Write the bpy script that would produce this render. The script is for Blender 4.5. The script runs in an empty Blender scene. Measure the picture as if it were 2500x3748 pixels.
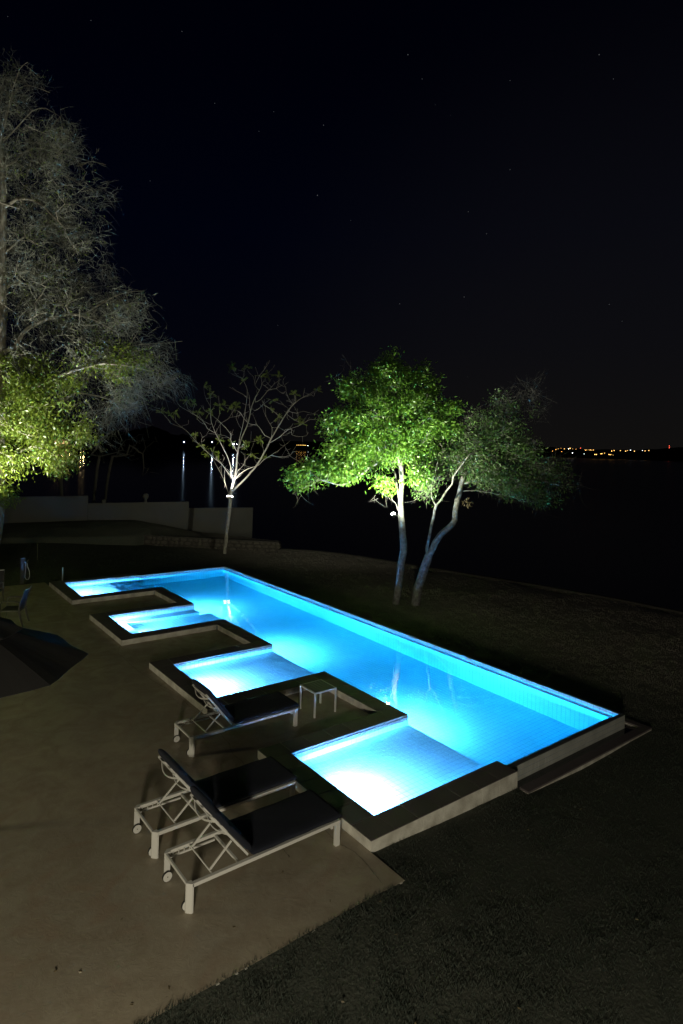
import bpy, math, random
import numpy as np
from mathutils import Vector
random.seed(7)
rng = np.random.default_rng(7)
S = bpy.context.scene
COL = S.collection

# ------------------------------------------------------------------ camera
CAMP = np.array([-5.089, -5.758, 5.0]); FPX = 2271.9; PPX, PPY = 1250.0, 1633.0
YAW, ROLL = 0.65707, 0.0300
F_ = np.array([math.sin(YAW), math.cos(YAW), 0.0])
R0 = np.array([math.cos(YAW), -math.sin(YAW), 0.0]); U0 = np.array([0, 0, 1.0])
R_ = R0*math.cos(ROLL)+U0*math.sin(ROLL); U_ = -R0*math.sin(ROLL)+U0*math.cos(ROLL)
cam = bpy.data.cameras.new('camera'); camo = bpy.data.objects.new('camera', cam); COL.objects.link(camo)
from mathutils import Matrix
M = Matrix(((R_[0], U_[0], -F_[0], CAMP[0]), (R_[1], U_[1], -F_[1], CAMP[1]), (R_[2], U_[2], -F_[2], CAMP[2]), (0, 0, 0, 1)))
camo.matrix_world = M
cam.sensor_fit = 'VERTICAL'; cam.sensor_height = 36.0; cam.lens = FPX/3748*36.0
cam.shift_y = -(1874.0-PPY)/3748.0
cam.clip_start = 0.1; cam.clip_end = 6000
S.camera = camo

# ------------------------------------------------------------------ render settings / exposure
S.render.engine = 'CYCLES'
S.view_settings.view_transform = 'Standard'; S.view_settings.look = 'None'
S.view_settings.exposure = 0; S.view_settings.gamma = 1; S.view_settings.use_curve_mapping = False
cy = S.cycles
cy.use_denoising = True
try: cy.denoiser = 'OPENIMAGEDENOISE'
except Exception: pass
cy.max_bounces = 10; cy.diffuse_bounces = 5; cy.glossy_bounces = 4; cy.transmission_bounces = 8; cy.volume_bounces = 0
cy.sample_clamp_indirect = 70.0; cy.blur_glossy = 0.5
cy.use_light_tree = True
cy.caustics_refractive = True; cy.caustics_reflective = False

# ------------------------------------------------------------------ night sky
W = bpy.data.worlds.new('World'); S.world = W; W.use_nodes = True
nt = W.node_tree; bg = nt.nodes['Background']
tc = nt.nodes.new('ShaderNodeTexCoord'); sx = nt.nodes.new('ShaderNodeSeparateXYZ')
nt.links.new(tc.outputs['Generated'], sx.inputs[0])
cr = nt.nodes.new('ShaderNodeValToRGB'); nt.links.new(sx.outputs['Z'], cr.inputs[0])
e = cr.color_ramp.elements
e[0].position = 0.0; e[0].color = (.0022, .0020, .0027, 1)
e[1].position = 1.0; e[1].color = (.0002, .0002, .0010, 1)
for p, c in ((.06, (.0017, .0017, .0030, 1)), (.16, (.0008, .0011, .0034, 1)), (.32, (.0002, .0006, .0035, 1)), (.52, (.0001, .0003, .0022, 1))):
    k = e.new(p); k.color = c
# warm town glow over the right-hand shore
dot = nt.nodes.new('ShaderNodeVectorMath'); dot.operation = 'DOT_PRODUCT'
nt.links.new(tc.outputs['Generated'], dot.inputs[0]); g_az = YAW+0.50
dot.inputs[1].default_value = (math.sin(g_az), math.cos(g_az), -.05)
mr = nt.nodes.new('ShaderNodeMapRange'); mr.inputs[1].default_value = .72; mr.inputs[2].default_value = 1.0
mr.interpolation_type = 'SMOOTHSTEP'
nt.links.new(dot.outputs['Value'], mr.inputs[0])
mx = nt.nodes.new('ShaderNodeMix'); mx.data_type = 'RGBA'; mx.blend_type = 'ADD'
nt.links.new(mr.outputs[0], mx.inputs[0]); nt.links.new(cr.outputs[0], mx.inputs[6]); mx.inputs[7].default_value = (.0030, .0027, .0016, 1)
nt.links.new(mx.outputs[2], bg.inputs[0]); bg.inputs[1].default_value = 1.0


def lamp(kind, name, loc, energy, color, size=.1, aim=None, spot=None, blend=.5, shape=None, size_y=None, spread=None):
    l = bpy.data.lights.new(name, kind); l.energy = energy; l.color = color
    if kind == 'AREA':
        l.size = size
        if shape: l.shape = shape
        if size_y: l.size_y = size_y
        if spread: l.spread = spread
    else: l.shadow_soft_size = size
    if kind == 'SPOT': l.spot_size = math.radians(spot); l.spot_blend = blend
    o = bpy.data.objects.new(name, l); COL.objects.link(o); o.location = loc
    if aim is not None:
        d = Vector(aim)-Vector(loc); o.rotation_euler = d.to_track_quat('-Z', 'Y').to_euler()
    return o

# lamps of the house terrace behind and left of the viewer (the photograph's warm side light)
lamp('POINT', 'terrace_lamp', (-6.7, -6.9, 2.35), 1750, (1.0, .91, .70), .35)
lamp('POINT', 'terrace_lamp', (-10.5, 6.5, 1.9), 500, (1.0, .92, .60), .7)

# ------------------------------------------------------------------ helpers
def px(u, v, D):                       # a point D metres deep along the photograph's ray (u, v)
    return CAMP+(F_+R_*(u-PPX)/FPX-U_*(v-PPY)/FPX)*D

def onz(u, v, z):
    d = F_+R_*(u-PPX)/FPX-U_*(v-PPY)/FPX
    return CAMP+d*((z-CAMP[2])/d[2])

def link(o, parent=None, label=None, cat=None, group=None, kind=None):
    COL.objects.link(o)
    if parent is not None: o.parent = parent
    if label: o['label'] = label
    if cat: o['category'] = cat
    if group: o['group'] = group
    if kind: o['kind'] = kind
    return o

def empty(name, loc=(0, 0, 0), rz=0, **k):
    o = bpy.data.objects.new(name, None); o.empty_display_size = .1
    o.location = loc; o.rotation_euler = (0, 0, rz)
    return link(o, **k)

class MB:
    """collects verts and faces of one mesh"""
    def __init__(s): s.v = []; s.f = []; s.m = []; s.mi = 0
    def add(s, vs, fs, mi=None):
        b = len(s.v); s.v += [tuple(map(float, x)) for x in vs]; s.f += [tuple(b+i for i in q) for q in fs]
        s.m += [s.mi if mi is None else mi]*len(fs)
    def box(s, a, b, mi=None):
        x0, y0, z0 = a; x1, y1, z1 = b
        s.add([(x0, y0, z0), (x1, y0, z0), (x1, y1, z0), (x0, y1, z0), (x0, y0, z1), (x1, y0, z1), (x1, y1, z1), (x0, y1, z1)],
              [(0, 3, 2, 1), (4, 5, 6, 7), (0, 1, 5, 4), (1, 2, 6, 5), (2, 3, 7, 6), (3, 0, 4, 7)], mi)
    def prism(s, pts, z0, z1, mi=None):
        n = len(pts)
        s.add([(x, y, z0) for x, y in pts]+[(x, y, z1) for x, y in pts],
              [tuple(range(n-1, -1, -1)), tuple(range(n, 2*n))]+[(i, (i+1) % n, n+(i+1) % n, n+i) for i in range(n)], mi)
    def tube(s, pts, r, n=8, cap=True, mi=None):
        P = np.array(pts, float); K = len(P); r = np.broadcast_to(np.array(r, float), (K,))
        T = np.gradient(P, axis=0); T /= np.linalg.norm(T, axis=1)[:, None]+1e-12
        ref = np.array([0, 0, 1.]) if abs(T[0][2]) < .9 else np.array([1., 0, 0])
        vs = []
        a = np.cross(T[0], ref); a /= np.linalg.norm(a)
        for i in range(K):
            a = a-T[i]*(a@T[i]); a /= np.linalg.norm(a)+1e-12; b = np.cross(T[i], a)
            for j in range(n):
                t = 2*math.pi*j/n; vs.append(P[i]+(a*math.cos(t)+b*math.sin(t))*r[i])
        fs = [(i*n+j, i*n+(j+1) % n, (i+1)*n+(j+1) % n, (i+1)*n+j) for i in range(K-1) for j in range(n)]
        if cap: fs += [tuple(range(n-1, -1, -1)), tuple(range((K-1)*n, K*n))]
        s.add(vs, fs, mi)
    def bar(s, p, q, w, h, up=(0, 0, 1), mi=None):
        p = np.array(p, float); q = np.array(q, float); t = (q-p)/np.linalg.norm(q-p)
        u = np.array(up, float); a = np.cross(t, u); a /= np.linalg.norm(a); b = np.cross(a, t)
        vs = [c+a*x*w/2+b*y*h/2 for c in (p, q) for x, y in ((-1, -1), (1, -1), (1, 1), (-1, 1))]
        s.add(vs, [(0, 1, 2, 3), (7, 6, 5, 4), (0, 4, 5, 1), (1, 5, 6, 2), (2, 6, 7, 3), (3, 7, 4, 0)], mi)
    def lathe(s, prof, n=24, c=(0, 0, 0), mi=None):
        K = len(prof); vs = []
        for r, z in prof:
            for j in range(n):
                t = 2*math.pi*j/n; vs.append((c[0]+r*math.cos(t), c[1]+r*math.sin(t), c[2]+z))
        fs = [(i*n+j, i*n+(j+1) % n, (i+1)*n+(j+1) % n, (i+1)*n+j) for i in range(K-1) for j in range(n)]
        s.add(vs, fs, mi)
    def mesh(s, name, mats, smooth=False):
        me = bpy.data.meshes.new(name); me.from_pydata(s.v, [], s.f)
        for m in (mats if isinstance(mats, (list, tuple)) else [mats]): me.materials.append(m)
        if any(s.m): me.polygons.foreach_set('material_index', s.m)
        if smooth: me.polygons.foreach_set('use_smooth', [True]*len(s.f))
        me.update(); return me
    def build(s, name, mats, parent=None, smooth=False, bevel=0, **k):
        o = bpy.data.objects.new(name, s.mesh(name, mats, smooth)); link(o, parent=parent, **k)
        if bevel:
            b = o.modifiers.new('bevel', 'BEVEL'); b.width = bevel; b.segments = 2; b.limit_method = 'ANGLE'; b.angle_limit = math.radians(40)
        return o

def fast_mesh(name, V, Fc, mat, smooth=False):
    """big mesh from numpy arrays, V (n,3), Fc (m,k)"""
    me = bpy.data.meshes.new(name); n, k = Fc.shape
    me.vertices.add(len(V)); me.vertices.foreach_set('co', np.ascontiguousarray(V, dtype=np.float32).ravel())
    me.loops.add(n*k); me.loops.foreach_set('vertex_index', np.ascontiguousarray(Fc, dtype=np.int32).ravel())
    me.polygons.add(n); me.polygons.foreach_set('loop_start', np.arange(0, n*k, k, dtype=np.int32))
    try: me.polygons.foreach_set('loop_total', np.full(n, k, dtype=np.int32))
    except Exception: pass
    me.materials.append(mat)
    me.update(calc_edges=True); me.validate()
    if not smooth: me.shade_flat()
    return me

# ------------------------------------------------------------------ materials
def mat(name, col, rough=.6, metal=0, spec=.5, noise=None, bump=None, coat=0, **kw):
    """noise = (scale, amount, second colour); bump = (scale, strength)"""
    m = bpy.data.materials.new(name); m.use_nodes = True; t = m.node_tree; b = t.nodes['Principled BSDF']
    b.inputs['Base Color'].default_value = (*col, 1); b.inputs['Roughness'].default_value = rough
    b.inputs['Metallic'].default_value = metal; b.inputs['Specular IOR Level'].default_value = spec
    b.inputs['Coat Weight'].default_value = coat
    g = t.nodes.new('ShaderNodeNewGeometry')
    if noise:
        n = t.nodes.new('ShaderNodeTexNoise'); n.inputs['Scale'].default_value = noise[0]; n.inputs['Detail'].default_value = 6
        t.links.new(g.outputs['Position'], n.inputs['Vector'])
        r = t.nodes.new('ShaderNodeMapRange'); r.inputs[1].default_value = .35; r.inputs[2].default_value = .68; r.inputs[4].default_value = noise[1]
        t.links.new(n.outputs['Fac'], r.inputs[0])
        x = t.nodes.new('ShaderNodeMix'); x.data_type = 'RGBA'; t.links.new(r.outputs[0], x.inputs[0])
        x.inputs[6].default_value = (*col, 1); x.inputs[7].default_value = (*noise[2], 1)
        t.links.new(x.outputs[2], b.inputs['Base Color'])
    if bump:
        n2 = t.nodes.new('ShaderNodeTexNoise'); n2.inputs['Scale'].default_value = bump[0]; n2.inputs['Detail'].default_value = 5
        t.links.new(g.outputs['Position'], n2.inputs['Vector'])
        bp = t.nodes.new('ShaderNodeBump'); bp.inputs['Strength'].default_value = bump[1]; bp.inputs['Distance'].default_value = .02
        t.links.new(n2.outputs['Fac'], bp.inputs['Height']); t.links.new(bp.outputs[0], b.inputs['Normal'])
    return m

def emis(name, col, strength):
    m = bpy.data.materials.new(name); m.use_nodes = True; t = m.node_tree; b = t.nodes['Principled BSDF']
    b.inputs['Base Color'].default_value = (.1, .1, .1, 1)
    b.inputs['Emission Color'].default_value = (*col, 1); b.inputs['Emission Strength'].default_value = strength
    return m

def leaf_mat(name, c1, c2, trans=.35):
    m = bpy.data.materials.new(name); m.use_nodes = True; t = m.node_tree; b = t.nodes['Principled BSDF']
    g = t.nodes.new('ShaderNodeNewGeometry'); x = t.nodes.new('ShaderNodeMix'); x.data_type = 'RGBA'
    t.links.new(g.outputs['Random Per Island'], x.inputs[0]); x.inputs[6].default_value = (*c1, 1); x.inputs[7].default_value = (*c2, 1)
    t.links.new(x.outputs[2], b.inputs['Base Color']); b.inputs['Roughness'].default_value = .38
    tr = t.nodes.new('ShaderNodeBsdfTranslucent'); t.links.new(x.outputs[2], tr.inputs[0])
    mi = t.nodes.new('ShaderNodeMixShader'); mi.inputs[0].default_value = trans
    t.links.new(b.outputs[0], mi.inputs[1]); t.links.new(tr.outputs[0], mi.inputs[2])
    t.links.new(mi.outputs[0], t.nodes['Material Output'].inputs[0]); return m

M_white = mat('white_powder_coat', (.60, .59, .55), .45)
M_rim = mat('black_rubber', (.012, .012, .012), .7)
M_cush = mat('navy_fabric', (.012, .014, .022), .9, spec=.25, noise=(300, .5, (.017, .020, .030)), bump=(500, .2))
M_cush.node_tree.nodes['Principled BSDF'].inputs['Sheen Weight'].default_value = .04
M_cush.node_tree.nodes['Principled BSDF'].inputs['Sheen Tint'].default_value = (.5, .55, .7, 1)
M_umb = mat('umbrella_canvas', (.026, .025, .024), .85, noise=(2.2, .5, (.026, .025, .022)), bump=(400, .15))
M_dark = mat('bronze_aluminium', (.060, .056, .045), .45)
M_mesh = mat('dark_sling', (.020, .020, .022), .75)
M_stone_top = mat('coping_stone', (.118, .098, .100), .50, noise=(1.4, .9, (.092, .080, .082)), bump=(60, .25))
M_plaster = mat('pale_cement', (.66, .645, .57), .75, noise=(5, .8, (.37, .35, .29)), bump=(40, .35))
M_wall = mat('boundary_plaster', (.070, .069, .064), .85, noise=(1.2, .6, (.054, .053, .049)), bump=(15, .2))
M_tile = mat('glazed_tile', (.70, .76, .78), .14, noise=(3.3, .7, (.60, .68, .72)))
M_tile_out = mat('outer_tile', (.40, .41, .38), .4, noise=(5, .8, (.30, .31, .28)))
M_grout = mat('grout', (.20, .28, .36), .8)
M_grout_out = mat('outer_grout', (.20, .20, .18), .85)
M_soil = mat('lake_bank_soil', (.030, .026, .020), .95, noise=(1.5, .9, (.018, .016, .012)), bump=(6, .8))
M_kerb = mat('kerb_concrete', (.060, .056, .050), .85, noise=(3, .8, (.045, .042, .037)), bump=(20, .6))
M_rock = mat('rubble_stone', (.10, .09, .075), .85, noise=(4, .9, (.055, .048, .04)), bump=(12, .7))
M_mortar = mat('mortar', (.045, .04, .035), .95)
M_hill = mat('dark_hill', (.004, .005, .005), 1, spec=0)
M_bark = mat('pale_bark', (.24, .25, .24), .8, noise=(9, 1.0, (.07, .07, .06)), bump=(25, 1.0))
M_bark_b = mat('grey_bark', (.28, .27, .235), .8, noise=(10, .8, (.16, .15, .125)), bump=(30, .7))
M_bark_l = mat('brown_bark', (.26, .24, .19), .85, noise=(6, .9, (.12, .105, .08)), bump=(16, .9))
M_twig = mat('dry_twig', (.175, .175, .135), .8, noise=(1.2, .9, (.080, .095, .08)))
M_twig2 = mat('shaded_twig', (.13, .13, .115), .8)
M_barkd = mat('dark_bark', (.07, .065, .055), .9, noise=(5, .8, (.04, .038, .03)))
M_chrome = mat('chrome', (.75, .76, .78), .15, metal=1)
M_leaf = leaf_mat('evergreen_leaf', (.055, .165, .020), (.14, .28, .03))
M_leaf2 = leaf_mat('olive_leaf', (.045, .12, .028), (.09, .17, .04))
M_leaf3 = leaf_mat('yellow_green_leaf', (.075, .13, .014), (.15, .19, .022))
M_leafdry = leaf_mat('dry_leaf', (.12, .095, .05), (.20, .16, .085), .2)

def deck_material():
    m = bpy.data.materials.new('burnished_cement'); m.use_nodes = True; t = m.node_tree; b = t.nodes['Principled BSDF']
    g = t.nodes.new('ShaderNodeNewGeometry'); L = t.links
    def noise(sc, det=6, dist=0, rgh=.5):
        n = t.nodes.new('ShaderNodeTexNoise'); n.inputs['Scale'].default_value = sc; n.inputs['Detail'].default_value = det
        n.inputs['Distortion'].default_value = dist; n.inputs['Roughness'].default_value = rgh; L.new(g.outputs['Position'], n.inputs['Vector']); return n
    def rng_(src, a, b_, c=0, d=1):
        r = t.nodes.new('ShaderNodeMapRange'); r.inputs[1].default_value = a; r.inputs[2].default_value = b_; r.inputs[3].default_value = c; r.inputs[4].default_value = d
        L.new(src, r.inputs[0]); return r.outputs[0]
    def mixc(f, a, c, ty='MIX'):
        x = t.nodes.new('ShaderNodeMix'); x.data_type = 'RGBA'; x.blend_type = ty; L.new(f, x.inputs[0])
        for i, q in ((6, a), (7, c)):
            if isinstance(q, tuple): x.inputs[i].default_value = (*q, 1)
            else: L.new(q, x.inputs[i])
        return x.outputs[2]
    big = rng_(noise(.45, 4, .8).outputs['Fac'], .35, .65)
    med = rng_(noise(2.1, 7, 1.2, .6).outputs['Fac'], .38, .66)
    c = mixc(big, (.400, .345, .255), (.325, .290, .222))
    c = mixc(rng_(med, 0, 1, 0, .8), c, (.27, .225, .16))
    c = mixc(rng_(noise(11, 8, .6, .7).outputs['Fac'], .5, .75, 0, .28), c, (.46, .42, .33))
    # reddish trowel patches
    c = mixc(rng_(noise(1.1, 3, 2).outputs['Fac'], .55, .70, 0, .55), c, (.31, .225, .16))
    # specks of dirt
    c = mixc(rng_(noise(23, 2, 0).outputs['Fac'], .74, .79, 0, .75), c, (.09, .075, .05))
    L.new(c, b.inputs['Base Color'])
    L.new(rng_(med, 0, 1, .42, .62), b.inputs['Roughness'])
    bp = t.nodes.new('ShaderNodeBump'); bp.inputs['Strength'].default_value = .6; bp.inputs['Distance'].default_value = .006
    L.new(noise(9, 9, 1.5, .65).outputs['Fac'], bp.inputs['Height'])
    L.new(bp.outputs[0], b.inputs['Normal'])
    return m
M_deck = deck_material()

def grass_material(name, c1, c2, c3, blades=False):
    m = bpy.data.materials.new(name); m.use_nodes = True; t = m.node_tree; b = t.nodes['Principled BSDF']; L = t.links
    g = t.nodes.new('ShaderNodeNewGeometry')
    n = t.nodes.new('ShaderNodeTexNoise'); n.inputs['Scale'].default_value = 1.1; n.inputs['Detail'].default_value = 6; L.new(g.outputs['Position'], n.inputs['Vector'])
    r = t.nodes.new('ShaderNodeMapRange'); r.inputs[1].default_value = .35; r.inputs[2].default_value = .68; L.new(n.outputs['Fac'], r.inputs[0])
    x = t.nodes.new('ShaderNodeMix'); x.data_type = 'RGBA'; L.new(r.outputs[0], x.inputs[0]); x.inputs[6].default_value = (*c1, 1); x.inputs[7].default_value = (*c2, 1)
    x2 = t.nodes.new('ShaderNodeMix'); x2.data_type = 'RGBA'; x2.inputs[7].default_value = (*c3, 1); L.new(x.outputs[2], x2.inputs[6])
    if blades:
        p = t.nodes.new('ShaderNodeMapRange'); p.inputs[1].default_value = .55; p.inputs[2].default_value = 1; p.inputs[4].default_value = .8
        L.new(g.outputs['Random Per Island'], p.inputs[0]); L.new(p.outputs[0], x2.inputs[0])
    else:
        n2 = t.nodes.new('ShaderNodeTexNoise'); n2.inputs['Scale'].default_value = 25; n2.inputs['Detail'].default_value = 6; L.new(g.outputs['Position'], n2.inputs['Vector'])
        p = t.nodes.new('ShaderNodeMapRange'); p.inputs[1].default_value = .4; p.inputs[2].default_value = .7; L.new(n2.outputs['Fac'], p.inputs[0]); L.new(p.outputs[0], x2.inputs[0])
        bp = t.nodes.new('ShaderNodeBump'); bp.inputs['Strength'].default_value = .35; bp.inputs['Distance'].default_value = .04
        L.new(n2.outputs['Fac'], bp.inputs['Height']); L.new(bp.outputs[0], b.inputs['Normal'])
    # the turf turns brownish towards the lake, paled there to stand in for light
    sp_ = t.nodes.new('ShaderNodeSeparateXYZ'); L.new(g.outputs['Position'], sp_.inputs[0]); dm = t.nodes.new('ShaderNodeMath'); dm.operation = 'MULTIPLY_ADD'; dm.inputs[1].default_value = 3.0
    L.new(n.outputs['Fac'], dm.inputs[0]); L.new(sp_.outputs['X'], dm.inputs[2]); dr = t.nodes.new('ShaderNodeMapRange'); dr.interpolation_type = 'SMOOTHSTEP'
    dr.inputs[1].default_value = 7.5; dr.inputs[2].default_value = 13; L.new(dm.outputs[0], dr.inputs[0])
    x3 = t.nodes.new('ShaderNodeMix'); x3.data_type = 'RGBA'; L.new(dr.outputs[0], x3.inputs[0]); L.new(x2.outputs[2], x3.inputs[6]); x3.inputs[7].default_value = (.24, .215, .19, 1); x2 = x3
    L.new(x2.outputs[2], b.inputs['Base Color']); b.inputs['Roughness'].default_value = .8; b.inputs['Specular IOR Level'].default_value = .2
    return m
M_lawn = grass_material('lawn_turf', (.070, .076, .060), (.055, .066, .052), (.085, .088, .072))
M_blade = grass_material('grass_blades', (.040, .050, .040), (.028, .038, .030), (.072, .078, .062), True)

# ------------------------------------------------------------------ dimensions of the pool (metres, z = 0 is the deck)
WL = .036; TOP = .133; UND = .098; CW = .39
X1, X2 = .39, 2.93
BAYS = [(.397, 2.398), (4.998, 7.13), (9.722, 11.641), (14.238, 16.355)]   # near to far: y of each bay
XR, YN, YF = 6.35, .235, 16.43          # inner faces of the thin infinity walls
XRo, YNo, YFo = 6.415, .150, 16.50      # outer faces
LED = .13                               # submerged ledge inside the infinity walls
FL = WL-1.22                            # main floor
EDGE = 16.745

# ------------------------------------------------------------------ ground height
KERB = [(18.6, -14), (17.9, 4.09), (17.02, 9.0), (15.17, 15.04), (13.73, 19.16), (12.2, 20.6), (10.75, 21.14)]
ctrl = [(-3, -.6, -.004), (0, -.6, -.006), (0, 0, -.03), (1.5, -.05, -.085), (2.9, -.1, -.145), (2.93, -.3, -.15), (6.74, -.3, -.15), (7, 3, -.18), (7, 10, -.2), (7, 17, -.17),
        (9.35, 9.66, -.3), (9.9, 9.2, -.3), (.99, -3.26, -.17), (4.43, -1.77, -.24), (-3, -3, -.06), (6, -6, -.3), (12, -6, -.42), (-12, -6, .0),
        (0, 17.4, -.02), (-4, 17.6, 0), (-12, 18, .1), (3, 17, -.05), (8.4, 20.5, -.27)]
ctrl += [(x, y, z) for (x, y), z in zip(KERB, (-.7, -.5, -.48, -.45, -.40, -.36, -.35))]
for u, v, D in ((-150, 1990, 26), (0, 1990, 26.5), (300, 1990, 28.5), (500, 1998, 30.3), (770, 2006, 31), (1020, 2014, 31)):
    ctrl.append(tuple(px(u, v, D)))
ctrl = np.array(ctrl)
def _tps(r2): return np.where(r2 > 1e-12, .5*r2*np.log(np.maximum(r2, 1e-12)), 0)
_n = len(ctrl); _K = _tps(((ctrl[:, None, :2]-ctrl[None, :, :2])**2).sum(-1))+np.eye(_n)*.4
_P = np.c_[np.ones(_n), ctrl[:, :2]]
_w = np.linalg.solve(np.block([[_K, _P], [_P.T, np.zeros((3, 3))]]), np.r_[ctrl[:, 2], 0, 0, 0])
def gz(x, y):
    x = np.asarray(x, float); y = np.asarray(y, float)
    r2 = (x[..., None]-ctrl[:, 0])**2+(y[..., None]-ctrl[:, 1])**2
    z = _tps(r2)@_w[:_n]+_w[_n]+_w[_n+1]*x+_w[_n+2]*y
    return z+.018*np.sin(x*1.7+y*.6)*np.sin(y*1.3-.4*x)
def gzf(x, y): return float(gz(np.array([x]), np.array([y]))[0])

# ------------------------------------------------------------------ setting: lawn, bank, lake
land = KERB+[(11.6, 21.3), (12.7, 25.0), (4.0, 27.6), (-6, 29.0), (-30, 32), (-30, -14)]
def inside(x, y, poly):
    c = np.zeros(x.shape, bool); n = len(poly)
    for i in range(n):
        x1, y1 = poly[i]; x2, y2 = poly[(i+1) % n]
        t = ((y1 > y) != (y2 > y)) & (x < (x2-x1)*(y-y1)/((y2-y1) if y2 != y1 else 1e-9)+x1)
        c ^= t
    return c
def dist_poly(x, y, poly):
    d = np.full(x.shape, 1e9)
    for i in range(len(poly)):
        a = np.array(poly[i]); b = np.array(poly[(i+1) % len(poly)]); ab = b-a
        t = np.clip(((x-a[0])*ab[0]+(y-a[1])*ab[1])/(ab@ab), 0, 1)
        d = np.minimum(d, np.hypot(x-a[0]-t*ab[0], y-a[1]-t*ab[1]))
    return d
xs = np.unique(np.r_[np.arange(-30, 60, .8), 0, 2.6, 2.95, 6.56, -20.0]); ys = np.unique(np.r_[np.arange(-14, 60, .8), -.60, .05, 16.7, 17.35, -.03, 16.6])
GX, GY = np.meshgrid(xs, ys, indexing='ij')
GZ = gz(GX, GY); ins = inside(GX, GY, land); dk = dist_poly(GX, GY, land)
GZ = np.where(ins, GZ, np.clip(GZ, -1, .2)*0-.62-np.clip(dk*.45, 0, 2.6))
ni, nj = GX.shape; V = np.c_[GX.ravel(), GY.ravel(), GZ.ravel()]
i, j = np.meshgrid(np.arange(ni-1), np.arange(nj-1), indexing='ij'); i = i.ravel(); j = j.ravel()
Q = np.c_[i*nj+j, (i+1)*nj+j, (i+1)*nj+j+1, i*nj+j+1]
cx = (xs[i]+xs[i+1])/2; cyy = (ys[j]+ys[j+1])/2
hole = ((cx > -20) & (cx < 0) & (cyy > -.6) & (cyy < 17.35)) | ((cx >= 0) & (cx < 2.95) & (cyy > .05) & (cyy < 16.7)) | ((cx > 2.9) & (cx < 6.56) & (cyy > -.03) & (cyy < 16.6))
Q = Q[~hole]; qi = inside(cx[~hole], cyy[~hole], land)
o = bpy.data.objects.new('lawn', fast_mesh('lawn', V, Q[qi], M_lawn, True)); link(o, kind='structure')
o = bpy.data.objects.new('lake_bank', fast_mesh('lake_bank', V, Q[~qi], M_soil)); link(o, kind='structure')

# kerb along the lake side of the lawn: cast segments
kb = empty('lawn_kerb', (KERB[2][0], KERB[2][1], -.5), label='low concrete kerb where the lawn drops to the lake bank', cat='kerb')
kx = np.array(KERB[0:])
seg = np.r_[0, np.cumsum(np.hypot(*np.diff(kx, axis=0).T))]
t_ = np.arange(9, seg[-1], 1.0)
kx2 = np.c_[np.interp(t_, seg, kx[:, 0]), np.interp(t_, seg, kx[:, 1])]
kx2[1:-1] = (kx2[:-2]+kx2[1:-1]*2+kx2[2:])/4
for a, b in zip(kx2[:-1], kx2[1:]):
    d = (b-a)/np.linalg.norm(b-a); nrm = np.array([-d[1], d[0]])*.11; b2 = b-d*.012
    m = MB(); vs = []
    for p in (a, b2):
        z = gzf(*p)
        for s_, zz in ((-1, z-.5), (1, z-.12), (1, z+.07), (-1, z+.07)): vs.append((p[0]+nrm[0]*s_, p[1]+nrm[1]*s_, zz))
    vs = [np.array(v_)-np.array([KERB[2][0], KERB[2][1], -.5]) for v_ in vs]
    m.add(vs, [(0, 1, 2, 3), (7, 6, 5, 4), (0, 4, 5, 1), (1, 5, 6, 2), (2, 6, 7, 3), (3, 7, 4, 0)])
    m.build('kerb_stone', M_kerb, kb)

# lake
mw = bpy.data.materials.new('lake_water'); mw.use_nodes = True; t = mw.node_tree; b = t.nodes['Principled BSDF']
b.inputs['Base Color'].default_value = (.0015, .002, .004, 1); b.inputs['IOR'].default_value = 1.333
gq = t.nodes.new('ShaderNodeNewGeometry'); dq = t.nodes.new('ShaderNodeVectorMath'); dq.operation = 'DOT_PRODUCT'; dq.inputs[1].default_value = tuple(R0)
t.links.new(gq.outputs['Position'], dq.inputs[0]); rq = t.nodes.new('ShaderNodeMapRange'); rq.interpolation_type = 'SMOOTHSTEP'
rq.inputs[1].default_value = -45; rq.inputs[2].default_value = 60; rq.inputs[3].default_value = .085; rq.inputs[4].default_value = .34   # roughness raised towards the right, to smear away the shore lights' reflections there
t.links.new(dq.outputs['Value'], rq.inputs[0]); t.links.new(rq.outputs[0], b.inputs['Roughness'])
g = t.nodes.new('ShaderNodeNewGeometry'); n = t.nodes.new('ShaderNodeTexNoise'); n.inputs['Scale'].default_value = .8; n.inputs['Detail'].default_value = 4
t.links.new(g.outputs['Position'], n.inputs['Vector']); bp = t.nodes.new('ShaderNodeBump'); bp.inputs['Strength'].default_value = .05; bp.inputs['Distance'].default_value = .1
t.links.new(n.outputs['Fac'], bp.inputs['Height']); t.links.new(bp.outputs[0], b.inputs['Normal'])
LAKE = -2.5
m = MB(); m.add([(-2500, -400, LAKE), (2500, -400, LAKE), (2500, 3000, LAKE), (-2500, 3000, LAKE)], [(0, 1, 2, 3)])
m.build('lake', mw, kind='structure')

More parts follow.
